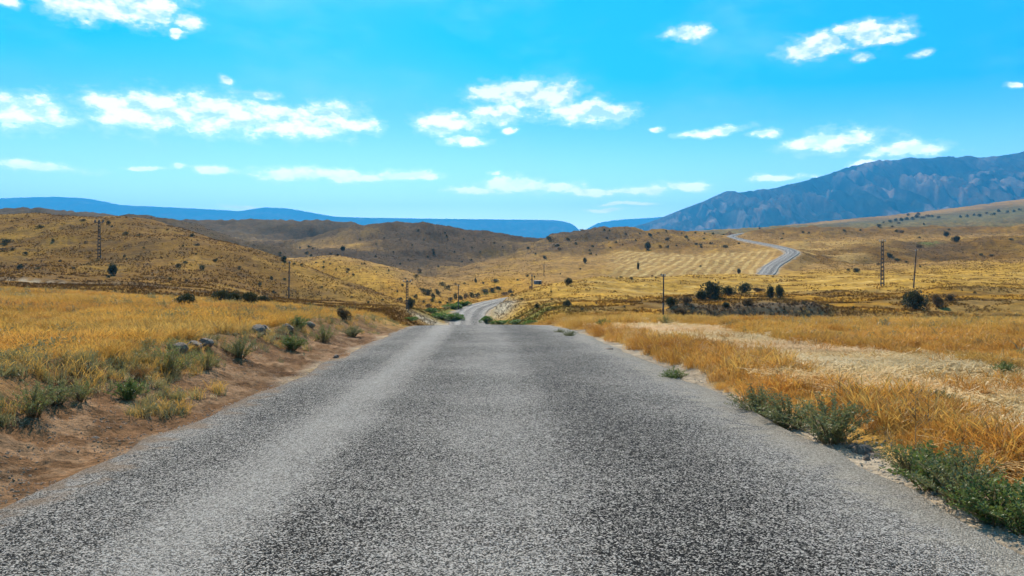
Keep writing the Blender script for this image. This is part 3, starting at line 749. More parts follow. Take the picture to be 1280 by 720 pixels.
def shrub_mesh(name, seed, n, mat, lumps=9, leaf=.13, flat=.72, spread=.33):
    """unit-wide (1 m) rounded bush; leaves clustered in lumps, open between"""
    r = np.random.RandomState(seed)
    cen = r.normal(size=(lumps, 3)); cen /= np.linalg.norm(cen, axis=1)[:, None]
    cen *= (r.rand(lumps, 1) ** .5) * spread; cen[:, 2] = np.abs(cen[:, 2]) * 1.1 + .22; cen[0, 2] = .24
    rad = .09 + .13 * r.rand(lumps); rad[0] = .22
    k = r.choice(lumps, n, p=rad ** 2 / (rad ** 2).sum())
    dd = r.normal(size=(n, 3)); dd /= np.linalg.norm(dd, axis=1)[:, None]
    pos = cen[k] + dd * (rad[k] * (.55 + .45 * r.rand(n) ** .5))[:, None]
    pos[:, 2] = np.maximum(pos[:, 2] * flat / .72, .01 + .05 * r.rand(n))
    V, Fq = leaf_quads(pos, dd + np.array([0, 0, .3]), leaf, leaf * .6, r)
    return fast_mesh(name, V, Fq, mat)


def tube(p0, p1, r0, r1, V, Fs, n=5):
    p0 = Vector(p0); p1 = Vector(p1); ax = (p1 - p0).normalized()
    u = ax.orthogonal().normalized(); w = ax.cross(u); s = len(V)
    for p, r_ in ((p0, r0), (p1, r1)):
        for i in range(n):
            an = 2 * math.pi * i / n
            V.append(tuple(p + (u * math.cos(an) + w * math.sin(an)) * r_))
    for i in range(n):
        j = (i + 1) % n
        Fs.append((s + i, s + j, s + n + j, s + n + i))
    Fs.append(tuple(s + n + i for i in range(n))); Fs.append(tuple(s + i for i in reversed(range(n))))


def stems_mesh(name, seed, n=7, h=.55, spread=.35, r0=.02):
    r = random.Random(seed); V = []; Fs = []
    for i in range(n):
        a = r.uniform(0, 6.28); s = spread * r.uniform(.3, 1)
        mid = (math.cos(a) * s * .35, math.sin(a) * s * .35, h * .5)
        tube((math.cos(a) * .02, math.sin(a) * .02, -.06), mid, r0, r0 * .7, V, Fs)
        tube(mid, (math.cos(a) * s, math.sin(a) * s, h * r.uniform(.75, 1)), r0 * .7, r0 * .3, V, Fs)
    return mesh_np(name, V, Fs, mat_stem)


def weed_meshes(seed, mat, nst=26, h=.5, spread=.4, leafn=26, leaf=.05, width=.35, curl=.3):
    """a spray of leafy stems"""
    r = np.random.RandomState(seed); V = []; Fs = []; pos = []; dr = []
    for i in range(nst):
        a = r.rand() * 6.283; s = spread * (r.rand() ** .6); hh = h * (1 - .45 * (s / spread) ** 2) * (.7 + .5 * r.rand())
        b0 = Vector((math.cos(a) * s * .2, math.sin(a) * s * .2, -.03)); b2 = Vector((math.cos(a) * s, math.sin(a) * s, hh))
        b1 = Vector((b2.x * .35, b2.y * .35, hh * .6)) + Vector(r.normal(size=3) * .02)
        pts = [b0.lerp(b1, t_).lerp(b1.lerp(b2, t_), t_) for t_ in (0, .34, .67, 1)]
        for q in range(3): tube(pts[q], pts[q + 1], .006 * (1 - q * .25), .006 * (.75 - q * .25), V, Fs, 3)
        for q in range(leafn):
            t_ = .12 + .88 * r.rand() ** .8
            pnt = b0.lerp(b1, t_).lerp(b1.lerp(b2, t_), t_)
            pos.append(np.array(pnt) + r.normal(size=3) * .012)
            dd = r.normal(size=3); dd[2] = abs(dd[2]) * .6 + curl; dr.append(dd)
    LV, LF = leaf_quads(np.array(pos), np.array(dr), leaf, leaf * width, r)
    return fast_mesh('foliage', LV, LF, mat), mesh_np('stems', V, Fs, mat_stem)


def grass_clump(name, seed, n, h, spread, w, mat, lean=.35, heads=True, seg=2):
    r = np.random.RandomState(seed); V = []; Fs = []
    for i in range(n):
        a = r.rand() * 6.283; s = spread * r.rand() ** .5
        bx, by = math.cos(a) * s, math.sin(a) * s
        la_ = r.rand() * 6.283; ln = lean * h * (.2 + r.rand()); hh = h * (.55 + .55 * r.rand())
        dx, dy = math.cos(la_) * ln, math.sin(la_) * ln
        f_ = r.rand() * 6.283; sx, sy = math.cos(f_) * w / 2, math.sin(f_) * w / 2
        k = len(V)
        V += [(bx - sx, by - sy, -.03), (bx + sx, by + sy, -.03), (bx + dx * .35 + sx * .8, by + dy * .35 + sy * .8, hh * .6), (bx + dx * .35 - sx * .8, by + dy * .35 - sy * .8, hh * .6)]
        Fs.append((k, k + 1, k + 2, k + 3))
        if heads:
            hw_ = 1.5
            V += [(bx + dx * .7 + sx * hw_, by + dy * .7 + sy * hw_, hh * .86), (bx + dx, by + dy, hh), (bx + dx * .7 - sx * hw_, by + dy * .7 - sy * hw_, hh * .86)]
            Fs.append((k + 3, k + 2, k + 4, k + 6)); Fs.append((k + 6, k + 4, k + 5))
        else:
            V += [(bx + dx, by + dy, hh)]
            Fs.append((k + 3, k + 2, k + 4))
    return mesh_np(name, V, Fs, mat)


def litter_clump(name, seed, n, spread, mat):
    """flattened straw"""
    r = np.random.RandomState(seed); V = []; Fs = []
    for i in range(n):
        p_ = np.array([*(r.normal(size=2) * spread), .01 + .035 * r.rand()]); a = r.normal() * .5 + (0 if i % 3 else 1.2); l_ = .06 + .16 * r.rand(); w = .004 + .004 * r.rand()
        dx, dy = math.cos(a) * l_, math.sin(a) * l_; tz = (r.rand() - .4) * .06; k = len(V)
        V += [(p_[0] - dy / l_ * w, p_[1] + dx / l_ * w, p_[2]), (p_[0] + dy / l_ * w, p_[1] - dx / l_ * w, p_[2]), (p_[0] + dx + dy / l_ * w, p_[1] + dy - dx / l_ * w, p_[2] + tz), (p_[0] + dx - dy / l_ * w, p_[1] + dy + dx / l_ * w, p_[2] + tz)]
        Fs.append((k, k + 1, k + 2, k + 3))
    return mesh_np(name, V, Fs, mat)


def stone_mesh(name, seed, mat, flat=.65):
    import bmesh
    r = random.Random(seed); bm = bmesh.new(); bmesh.ops.create_icosphere(bm, subdivisions=2, radius=.5)
    planes = [Vector((r.gauss(0, 1), r.gauss(0, 1), r.gauss(0, 1))).normalized() for _ in range(9)]; ds = [r.uniform(.28, .44) for _ in planes]
    for v in bm.verts:
        for p_, d_ in zip(planes, ds):
            e = v.co.dot(p_) - d_
            if e > 0: v.co -= p_ * e
        v.co += Vector((r.gauss(0, .012), r.gauss(0, .012), r.gauss(0, .012))); v.co.z *= flat
    me = bpy.data.meshes.new(name); bm.to_mesh(me); bm.free(); me.materials.append(mat)
    return me


# scatter of uncountable stuff (grass, gravel) through geometry nodes
def scatter(name, label, pts, scl, rot, var, protos, tcol):
    me = bpy.data.meshes.new(name); me.vertices.add(len(pts)); me.vertices.foreach_set('co', pts.astype(np.float32).ravel())
    a = me.attributes.new('scl', 'FLOAT_VECTOR', 'POINT'); a.data.foreach_set('vector', scl.astype(np.float32).ravel())
    a = me.attributes.new('rot', 'FLOAT_VECTOR', 'POINT'); a.data.foreach_set('vector', rot.astype(np.float32).ravel())
    a = me.attributes.new('var', 'INT', 'POINT'); a.data.foreach_set('value', var.astype(np.int32).ravel())
    a = me.attributes.new('tcol', 'FLOAT_COLOR', 'POINT'); a.data.foreach_set('color', np.hstack([tcol, np.ones((len(pts), 1))]).astype(np.float32).ravel())
    o = add_obj(name, me); tag(o, label, kind='stuff')
    ng = bpy.data.node_groups.new(name, 'GeometryNodeTree')
    ng.interface.new_socket('Geometry', in_out='INPUT', socket_type='NodeSocketGeometry')
    ng.interface.new_socket('Geometry', in_out='OUTPUT', socket_type='NodeSocketGeometry')
    N = ng.nodes; gi = N.new('NodeGroupInput'); go = N.new('NodeGroupOutput'); iop = N.new('GeometryNodeInstanceOnPoints')
    mp = N.new('GeometryNodeMeshToPoints'); ng.links.new(gi.outputs[0], mp.inputs[0]); ng.links.new(mp.outputs[0], iop.inputs['Points'])
    j = N.new('GeometryNodeJoinGeometry')
    for pm in reversed(protos):
        po = bpy.data.objects.new(pm.name, pm)          # never linked to the scene
        oi = N.new('GeometryNodeObjectInfo'); oi.inputs['Object'].default_value = po; oi.inputs['As Instance'].default_value = True
        ng.links.new(oi.outputs['Geometry'], j.inputs[0])
    ng.links.new(j.outputs[0], iop.inputs['Instance']); iop.inputs['Pick Instance'].default_value = True

    def attr(nm, dt):
        q = N.new('GeometryNodeInputNamedAttribute'); q.data_type = dt; q.inputs['Name'].default_value = nm
        return [s for s in q.outputs if s.enabled and s.name == 'Attribute'][0]
    ng.links.new(attr('var', 'INT'), iop.inputs['Instance Index'])
    e2r = N.new('FunctionNodeEulerToRotation'); ng.links.new(attr('rot', 'FLOAT_VECTOR'), e2r.inputs[0]); ng.links.new(e2r.outputs[0], iop.inputs['Rotation'])
    ng.links.new(attr('scl', 'FLOAT_VECTOR'), iop.inputs['Scale'])
    ng.links.new(iop.outputs[0], go.inputs[0])
    md = o.modifiers.new('scatter', 'NODES'); md.node_group = ng
    return o


def cand(n, pxr, yr, seed, power=1.0):
    """random ground points, density falling with distance"""
    r = np.random.RandomState(seed)
    px = r.uniform(pxr[0], pxr[1], n); u = r.rand(n)
    if abs(power - 1) < 1e-6: Y = yr[0] * (yr[1] / yr[0]) ** u
    else: q = 1 - power; Y = (yr[0] ** q + u * (yr[1] ** q - yr[0] ** q)) ** (1 / q)
    X = (px - 640) / F * Y
    return X, Y, r


def finish(name, label, X, Y, r, protos, s0, s1, grow=0.0, tilt=.12, zoff=0, wide=1.0, tcol=None, patchy=False):
    n = len(X); Z = height(X, Y) + zoff
    s = r.uniform(s0, s1, n) * (1 + grow * Y)
    if patchy: s = s * (.5 + .9 * sstep(fbm(X / 1.1, Y / 1.1, 3, 87), .3, .7))
    ww = r.uniform(.85, 1.25, n) * wide * (1 + grow * Y * .6)
    scl = np.stack([s * ww, s * ww, s * r.uniform(.8, 1.2, n)], 1)
    rot = np.stack([r.normal(size=n) * tilt, r.normal(size=n) * tilt, r.rand(n) * 6.283], 1)
    if tcol is None:
        v1 = fbm(X / 4, Y / 4, 3, 81); v2 = fbm(X / 1.2, Y / 1.2, 2, 83); v3 = fbm(X / 9, Y / 5, 3, 85)
        tcol = (.72 + .56 * v1 + .3 * (v2 - .5))[:, None] * np.stack([1 + 0 * v3, .92 + .3 * (v3 - .4), .8 + 1.1 * np.clip(v3 - .45, 0, 1)], 1)
    return scatter(name, label, np.stack([X, Y, Z], 1), scl, rot, r.randint(0, len(protos), n), protos, tcol)


def ground_colour(X, Y):
    r_ = np.hypot(X, Y); th = np.arctan2(X, Y)
    i = np.clip(np.searchsorted(R, r_), 0, nr - 1); j = np.clip(np.searchsorted(TH, th), 0, nt - 1)
    return GC[i, j]


gold_p = [grass_clump('grass_clump', 100 + i, 30, .30, .17, .007, mat_gold, .8) for i in range(4)]
rust_p = [grass_clump('dry_clump', 120 + i, 34, .27, .15, .006, mat_rust, .8) for i in range(3)]
straw_p = [grass_clump('straw_clump', 140 + i, 22, .15, .13, .007, mat_straw, 1.2, False) for i in range(2)] + [litter_clump('straw_litter', 150 + i, 46, .17, mat_straw) for i in range(4)]
tuft_p = [grass_clump('tuft', 160 + i, 22, .55, .22, .035, mat_scrubgrass, .7, False) for i in range(3)]
weed_p = [grass_clump('weed_tuft', 170 + i, 26, .26, .13, .014, mat_weed, 1.0, False) for i in range(3)] + [weed_meshes(180 + i, mat_weed, 9, .22, .16, 14, .035, .4)[0] for i in range(3)]

# golden field on the left
X, Y, r = cand(130000, (-260, 600), (4.5, 95), 11, 1.05)
lat, _, _ = road_near(X, Y); ln_ = lat + (fbm(X / 1.7, Y / 1.7, 3, 21) - .5) * 1.2
backY = np.interp(640 + F * X / Y, [-300, 0, 115, 230, 330, 420, 500, 545], [100, 92, 84, 76, 70, 60, 50, 44])
k = (ln_ < -5.9) & (Y < backY) & (fbm(X / 1.6, Y / 1.6, 3, 71) > .38)
finish('golden_grass', 'golden dry grass standing in the field left of the road', X[k], Y[k], r, gold_p + straw_p[:2] + rust_p[:1], .38, .82, .003, patchy=True)
# golden field on the right, beyond the straw strip
X, Y, r = cand(130000, (640, 1560), (4.0, 100), 12, 1.05)
lat, _, _ = road_near(X, Y); ln_ = lat + (fbm(X / 1.7, Y / 1.7, 3, 21) - .5) * .9
k = ((ln_ > 8.8) | ((Y > 33) & (ln_ > 4.2))) & (fbm(X / 1.6, Y / 1.6, 3, 72) > .38)
finish('golden_grass', 'golden dry grass standing in the field right of the road', X[k], Y[k], r, gold_p + straw_p[:1] + rust_p[:1], .40, .85, .004, patchy=True)
# rusty verge grass along the right edge
X, Y, r = cand(60000, (660, 1700), (3.0, 60), 13, 1.1)
lat, _, _ = road_near(X, Y); ln_ = lat + (fbm(X / 1.7, Y / 1.7, 3, 21) - .5) * .9
k = (ln_ > 3.98 + .3 * (Y < 9)) & (ln_ < 8.5) & (r.rand(len(X)) < np.where(ln_ < 5.6, .95 - .42 * (ln_ - 4.0), .13 * sstep(fbm(X, Y, 2, 99), .45, .6)))
finish('verge_grass', 'rust-coloured dry grass along the right edge of the road', X[k], Y[k], r, rust_p + gold_p[:1] + straw_p[:2], .36, .78, .006, patchy=True)
# straw strip
X, Y, r = cand(70000, (700, 1600), (3.5, 60), 14, 1.1)
lat, _, _ = road_near(X, Y); ln_ = lat + (fbm(X / 1.7, Y / 1.7, 3, 21) - .5) * .9
k = (ln_ > 4.9) & (ln_ < 9.2)
finish('cut_straw', 'pale cut straw lying in a strip beside the right verge', X[k], Y[k], r, straw_p[1:] + straw_p[2:], .6, 1.1, .01, .08)
# weeds on the left bank
X, Y, r = cand(30000, (-200, 560), (4.5, 50), 15, 1.1)
lat, _, _ = road_near(X, Y); ln_ = lat + (fbm(X / 1.7, Y / 1.7, 3, 21) - .5) * 1.0
dn = fbm(X / 1.0, Y / 1.0, 3, 73)
k = ((ln_ < -4.9) & (ln_ > -6.9) & (dn > .40) & (r.rand(len(X)) < 1.25 - .9 * np.abs(ln_ + 5.7))) | ((ln_ < -4.0) & (ln_ > -5.1) & (dn > .66))
finish('bank_weeds', 'low grey-green weeds on the earth bank left of the road', X[k], Y[k], r, weed_p + gold_p[:2] + straw_p[:2], .25, .66, .004)
# straggling green weeds inside the fields
X, Y, r = cand(9000, (-250, 1500), (9, 75), 16, 1.1)
lat, _, _ = road_near(X, Y); k = ((lat < -6.5) | (lat > 9)) & (fbm(X / 3.0, Y / 3.0, 3, 74) > .60) & ((X < 0) | (r.rand(len(X)) < .3))
finish('field_weeds', 'scattered green weeds among the golden field grass', X[k], Y[k], r, weed_p[3:] + weed_p[:1], .7, 1.3, .01)
# tufts over the hills
X, Y, r = cand(210000, (-120, 1400), (62, 640), 17, 1.0)
pxx = 640 + F * X / Y
lat, _, _ = road_near(X, Y)
tn = fbm(X / 6, Y / 6, 3, 75)
stub_k = (Y > 262) & (Y < 470) & (pxx > 690) & (pxx < 1000)
fieldL = (pxx < 560) & (Y < np.interp(pxx, [-300, 0, 115, 230, 330, 420, 500, 545], [104, 94, 86, 78, 72, 62, 52, 46]))
k = (np.abs(lat) > 5.5) & (tn > .42) & ~stub_k & ~fieldL & ~((pxx > 690) & (Y > 160) & (Y < 262) & (tn < .62))
finish('hill_tufts', 'brown grass tufts and low scrub covering the hills', X[k], Y[k], r, tuft_p, .24, .60, .0009, tcol=np.clip(ground_colour(X[k], Y[k]) * r.uniform(.62, 1.25, (k.sum(), 1)), .01, .8))

# loose gravel, clods
peb = [stone_mesh('pebble', 200 + i, mat_pale, .7) for i in range(4)]
clo = [stone_mesh('clod', 210 + i, mat_stone, .7) for i in range(4)]
X, Y, r = cand(80000, (150, 1900), (3.0, 45), 18, 1.3)
lat, _, _ = road_near(X, Y)
k = (np.abs(lat - 3.85) < .5 * r.rand(len(X)) ** .5) | ((np.abs(lat + 3.4) < .22) & (r.rand(len(X)) < .6))
finish('gravel', 'loose pale gravel along the edges of the road', X[k], Y[k], r, peb, .008, .030, .004, .6)
X, Y, r = cand(34000, (-400, 560), (3.6, 40), 19, 1.2)
lat, _, _ = road_near(X, Y)
soil_clod = simple_mat('dry_soil_clod', (0.30, 0.18, 0.105), (0.46, 0.30, 0.19), 9, .95, .5)
clo2 = [stone_mesh('soil_clod', 220 + i, soil_clod, .75) for i in range(4)]
k = (lat < -3.45) & (lat > -6.6) & (fbm(X / .9, Y / .9, 3, 76) > .30)
finish('soil_clods', 'crumbled brown earth on the left roadside', X[k], Y[k], r, clo2, .005, .028, .004, .6)

# ------------------------------------------------------------------ things: plants one can point at
def plant(name, label, cat, fol, stm, loc, scale, rz, group=None):
    e = bpy.data.objects.new(name, None); col.objects.link(e); e.empty_display_size = .1
    e.location = loc; e.rotation_euler = (0, 0, rz); e.scale = scale if hasattr(scale, '__len__') else (scale,) * 3
    tag(e, label, cat, group)
    f = bpy.data.objects.new('foliage', fol); col.objects.link(f); f.parent = e
    s = bpy.data.objects.new('stems', stm); col.objects.link(s); s.parent = e
    return e


wg = [weed_meshes(300 + i, mat_blue_green, 60, .50, .50, 46, .038, .38) for i in range(3)]
wl = [weed_meshes(310 + i, mat_green, 54, .46, .46, 42, .045, .42) for i in range(2)]
wf = [weed_meshes(320 + i, mat_feather, 60, .55, .48, 30, .05, .16, .9) for i in range(2)]
wr = [weed_meshes(330 + i, mat_rustweed, 46, .42, .40, 30, .04, .25, .5) for i in range(1)]
rr = random.Random(5)
# (px, py of the base, width in metres, kit, label)
WEEDS = [
    (948, 520, .75, wg[0], 'bright grey-green weed on the gravel edge, first of the right-hand clumps beyond the stones'),
    (985, 535, .85, wg[1], 'low spreading grey-green weed right of the bright one on the gravel edge'),
    (1040, 553, .95, wg[2], 'wide dark grey-green weed just beyond the pile of stones on the right verge'),
    (1135, 590, .55, wg[0], 'small grey-green weed just nearer than the pile of stones on the right verge'),
    (1165, 612, .8, wl[0], 'dark green weed in the nearest clump on the right verge, its far end'),
    (1205, 632, .85, wg[1], 'bushy green weed in the middle of the nearest right verge clump'),
    (1248, 655, .75, wl[1], 'broad-leaved light green weed at the right edge of the picture'),
    (1285, 668, .7, wl[0], 'broad-leaved green weed cut off by the right picture border'),
    (842, 478, .55, wl[1], 'small green weed at the gravel edge between the golden verge grass'),
    (700, 419, .5, wg[0], 'grey-green weed by the gravel edge near the crest of the road'),
    (712, 423, .6, wg[2], 'low grey-green weed just nearer than the one by the crest'),
    (161, 500, .62, wl[0], 'fresh green weed standing alone on the bare earth at the left'),
    (212, 468, 1.0, wf[0], 'large feathery yellow-green weed on the left bank'),
    (174, 474, .5, wr[0], 'round rust-brown dry plant between two green weeds on the left bank'),
    (258, 462, .6, wf[1], 'small feathery weed right of the large feathery one on the left bank'),
    (40, 520, .7, wf[1], 'sprawling yellow-green weed on the earth at the left picture edge'),
    (70, 505, .6, wg[2], 'grey-green weed low on the bank near the left picture edge'),
    (100, 500, .55, wf[0], 'pale green weed between the field and the bare earth at far left'),
    (365, 437, .8, wl[1], 'green weed on the left bank below the dark stones'),
    (405, 427, 1.0, wf[0], 'yellow-green weed on the left bank near the bend of the field edge'),
    (440, 421, .8, wg[1], 'last grey-green weed on the left bank before the crest'),
    (300, 446, .8, wg[0], 'grey-green weed on the left bank among the dark stones'),
    (372, 412, .8, wl[0], 'upright green weed in the golden grass above the left bank'),
    (832, 407, .9, wf[1], 'light green weed in the golden field below the bare post'),
    (755, 409, .8, wl[1], 'small green weed in the golden field right of the crest'),
    (1255, 470, .5, wl[0], 'small green weed in the golden stand beyond the straw strip'),
    (1175, 513, .5, wg[2], 'flat dark green weed on the pale straw strip'),
]
for (px, py, w, kit, lb) in WEEDS:
    X, Y, Z = spot(px, py)
    s = w / .92
    plant('weed_plant', lb, 'plant', kit[0], kit[1], (X, Y, Z - .01), (s * rr.uniform(.95, 1.1), s * rr.uniform(.9, 1.1), s * rr.uniform(.8, .95)), rr.uniform(0, 6.28), 'roadside weeds')
# bare dry stalks
def stalk_mesh(seed):
    r = random.Random(seed); V = []; Fs = []
    h = 1.0; top = (r.uniform(-.06, .06), r.uniform(-.06, .06), h)
    tube((0, 0, -.05), (top[0] * .9, top[1] * .9, h * .5), .005, .004, V, Fs, 4); tube((top[0] * .9, top[1] * .9, h * .5), top, .004, .002, V, Fs, 4)
    for i in range(13):
        t_ = r.uniform(.25, .97); a = r.uniform(0, 6.28); l_ = (.28 * (1 - t_) + .06) * r.uniform(.6, 1.2)
        p_ = (top[0] * min(1, t_ * 1.8), top[1] * min(1, t_ * 1.8), h * t_); e = (p_[0] + math.cos(a) * l_, p_[1] + math.sin(a) * l_, p_[2] + l_ * .9)
        tube(p_, e, .004, .002, V, Fs, 3)
        tube(e, (e[0] + .004, e[1], e[2] + .03), .008, .003, V, Fs, 4)
    return mesh_np('stalk', V, Fs, mat_stem)
stk = [stalk_mesh(i) for i in range(3)]
for i, (px, py, h, lb) in enumerate([(1144, 575, .62, 'tall branched dry stalk in the verge behind the nearest right clump'), (1052, 520, .6, 'thin dry stalk rising from the verge above the wide dark weed'), (1160, 552, .55, 'short dry stalk right of the tall branched stalk'),
                                     (302, 428, .9, 'thin dry stalk on the left bank against the golden field'), (271, 436, .7, 'dry brown stalk on the left bank above the small feathery weed')]):
    X, Y, Z = spot(px, py); o = add_obj('dry_stalk', stk[i % 3], None, (X, Y, Z), rr.uniform(0, 6.28), h); tag(o, lb, 'plant', 'dry stalks')

# stones
stn = [stone_mesh('stone', 400 + i, mat_stone) for i in range(5)]
STONES = [(1078, 566, .24, 'largest brown stone in the pile on the right gravel edge'), (1092, 572, .17, 'stone at the near end of the pile on the right gravel edge'), (1066, 560, .15, 'stone at the far end of the pile on the right gravel edge'),
          (1083, 575, .10, 'small stone in front of the pile on the right gravel edge'), (894, 493, .14, 'single dark stone at the gravel edge left of the bright weed'), (761, 441, .42, 'grey boulder at the grass edge right of the crest'),
          (768, 447, .22, 'dark stone just nearer than the grey boulder'), (722, 429, .16, 'small dark stone on the gravel near the crest'), (740, 437, .15, 'small dark stone on the gravel between crest and boulder'),
          (221, 438, .40, 'large dark stone on the left bank behind the feathery weed'), (243, 434, .36, 'dark stone right of the large one on the left bank'), (257, 430, .34, 'dark flat stone at the field edge, third from the large one'),
          (322, 414, .5, 'dark stone at the left of the row along the top of the bank'), (330, 413, .4, 'dark stone second in the row along the top of the bank'), (360, 411, .4, 'dark stone third in the row along the top of the bank'),
          (374, 410, .35, 'dark stone fourth in the row along the top of the bank'), (387, 409, .45, 'dark stone at the right end of the row along the top of the bank'),
          (268, 453, .2, 'brown stone on the bare earth right of the small feathery weed'), (420, 447, .22, 'pale stone at the left road edge'), (120, 548, .12, 'brown clod on the bare earth at lower left')]
for i, (px, py, w, lb) in enumerate(STONES):
    X, Y, Z = spot(px, py); o = add_obj('stone', stn[i % 5], None, (X, Y, Z + w * .04), rr.uniform(0, 6.28), (w, w * rr.uniform(.7, 1), w * rr.uniform(.7, 1.1))); tag(o, lb, 'stone', 'loose stones')

# ------------------------------------------------------------------ shrubs on the hills
sb = [shrub_mesh('shrub', 500 + i, 560, [mat_bush, mat_bush, mat_olive, mat_bush, mat_brownbush, mat_olive][i], 6 + i % 4, .10, .72, .38) for i in range(6)]
sbb = [shrub_mesh('shrub', 520 + i, 620, mat_bush, 16, .055) for i in range(0)]
big = [shrub_mesh('foliage', 540 + i, 2600, mat_bush, 14 + 3 * i, .055) for i in range(3)]
bigs = [stems_mesh('stems', 550 + i, 8, .45, .34, .018) for i in range(2)]
br = [shrub_mesh('shrub', 560 + i, 700, mat_brownbush, 10, .08, .6) for i in range(3)]
brb = [shrub_mesh('foliage', 565 + i, 2000, mat_brownbush, 12, .055, .6) for i in range(2)]
lm = [shrub_mesh('foliage', 570 + i, 2400, mat_lime, 12, .06, .62, .42) for i in range(3)]

# large ones with their own label: (px, base py, width px, height px, kind, label)
BIG = [
    (231, 384, 31, 12, big, 'dark green shrub standing alone at the back edge of the left golden field'),
    (279, 379, 26, 13, big, 'dark shrub at the left end of the row under the left hill'),
    (293, 381, 22, 12, big, 'dark shrub second from the left in the row under the left hill'),
    (312, 382, 26, 12, big, 'low dark shrub in the middle of the row under the left hill'),
    (331, 382, 18, 10, big, 'dark shrub at the right end of the row under the left hill'),
    (142, 344, 17, 11, big, 'round dark shrub halfway up the left hill below the lattice pole'),
    (428, 400, 22, 14, brb, 'brown dry bush at the right end of the left golden field'),
    (1145, 387, 31, 19, big, 'big round dark shrub on the slope below the leaning post'),
    (1171, 384, 17, 14, brb, 'greyish shrub just right of the big round dark one'),
    (1188, 377, 13, 9, brb, 'small grey shrub, rightmost of the three below the leaning post'),
    (893, 373, 30, 17, big, 'tallest dark shrub in the hedge row above the cut bank'),
    (876, 375, 22, 9, big, 'low dark shrub left of the tallest one in the hedge row'),
    (911, 370, 16, 9, big, 'low dark shrub right of the tallest one in the hedge row'),
    (929, 366, 20, 10, big, 'olive shrub above the right end of the hedge row'),
    (947, 365, 18, 5, brb, 'flat brown bush trailing right of the olive shrub'),
    (839, 384, 16, 9, big, 'dark shrub right beside the bare wooden post'),
    (858, 380, 20, 8, brb, 'flat brown bush right of the shrub by the wooden post'),
    (851, 393, 22, 8, brb, 'grey-brown bush low on the slope above the small track'),
    (935, 381, 18, 7, brb, 'grey-brown bush below the olive shrub'),
    (907, 384, 10, 5, big, 'small dark shrub above the middle of the cut bank'),
    (964, 373, 14, 12, big, 'left one of two round green shrubs above the cut bank'),
    (975, 373, 14, 12, big, 'right one of two round green shrubs above the cut bank'),
    (709, 384, 12, 7, big, 'dark shrub on the brown slope right of the bend'),
    (671, 385, 8, 5, big, 'small dark shrub on the brown slope near the bend'),
    (810, 312, 9, 7, big, 'round dark tree-like shrub above the striped stubble field'),
    (710, 356, 10, 7, big, 'round dark shrub right of the little shed'),
    (798, 337, 5, 7, big, 'small upright shrub at the left end of the stubble rows'),
    (731, 329, 5, 5, big, 'small dark shrub on the pale slope left of the stubble rows'),
    (924, 342, 6, 5, big, 'small dark shrub beside the far stretch of road'),
    (1183, 296, 8, 5, big, 'dark shrub on the far right hillside above the green patch'),
    (1195, 302, 12, 5, big, 'low dark shrub just above the green patch on the right'),
    (512, 387, 9, 12, big, 'dark shrub at the foot of the valley lattice pole'),
    (429, 313, 9, 4, big, 'wide dark shrub on the golden flank of the middle hill'),
    (355, 326, 8, 4, big, 'dark shrub beside the top of the wooden post on the left'),
]
for i, (px, py, w, h, kit, lb) in enumerate(BIG):
    X, Y, Z = spot(px, py); wm = w * Y / F * 1.2; hm = h * Y / F * 1.3
    plant('shrub', lb, 'shrub', kit[i % len(kit)], bigs[i % 2], (X, Y, Z - .06 * hm), (wm, wm * rr.uniform(.75, 1), hm / .60), rr.uniform(0, 6.28), 'large shrubs')
LIME = [(552, 399, 22, 9, 'green bush on the left side of the road dip, leftmost'), (568, 401, 24, 11, 'bright green bush beside the left road edge in the dip'), (540, 391, 16, 6, 'dark green bush above the others left of the dip'),
        (566, 386, 20, 8, 'yellow-green bush by the thin post at the bend'), (580, 383, 14, 8, 'small yellow-green bush touching the road at the bend'), (608, 404, 15, 9, 'round dark green bush at the right road edge in the dip'),
        (628, 405, 20, 7, 'low green bush right of the round one in the dip'), (646, 405, 20, 7, 'low green bush right of the dip, third from the road'), (664, 406, 18, 6, 'low green bush right of the dip, last before the golden bank'),
        (513, 402, 14, 7, 'small green bush on the brown ground left of the crest')]
for i, (px, py, w, h, lb) in enumerate(LIME):
    X, Y, Z = spot(px, py); wm = w * Y / F * 1.5; hm = h * Y / F * .95
    plant('green_bush', lb, 'bush', lm[i % 3], bigs[i % 2], (X, Y, Z - .08 * hm), (wm, wm * .9, hm / .6), rr.uniform(0, 6.28), 'green bushes in the road dip')

# the many small ones, by hillside
ORD = ['first', 'second', 'third', 'fourth', 'fifth', 'sixth', 'seventh', 'eighth', 'ninth', 'tenth', 'eleventh', 'twelfth', 'thirteenth', 'fourteenth', 'fifteenth', 'sixteenth']


def dots(lb, group, items, kit=sb):
    items = sorted(items, key=lambda q: q[1]); nb = max(2, math.ceil(len(items) / 10)); per = math.ceil(len(items) / nb)
    rows_ = ['highest', 'upper', 'middle', 'lower', 'lowest']
    names = {2: ['upper', 'lower'], 3: ['upper', 'middle', 'lower'], 4: ['highest', 'upper', 'lower', 'lowest'], 5: rows_}[nb]
    lab = {}
    for q in range(nb):
        for o_, it in enumerate(sorted(items[q * per:(q + 1) * per], key=lambda w_: w_[0])):
            lab[id(it)] = '%s, %s from left in %s band' % (lb, ORD[o_], names[q])
    for i, it in enumerate(items):
        px, py, w = it[:3]; h = it[3] if len(it) > 3 else w * .62
        X, Y, Z = spot(px, py); wm = w * Y / F * rr.uniform(.85, 1.15); hm = h * Y / F * rr.uniform(.75, 1.0)
        o = add_obj('shrub', kit[i % len(kit)], None, (X, Y, Z - .08 * hm), rr.uniform(0, 6.28), (wm, wm * rr.uniform(.75, 1.1), hm / .60)); tag(o, lab[id(it)], 'shrub', group)


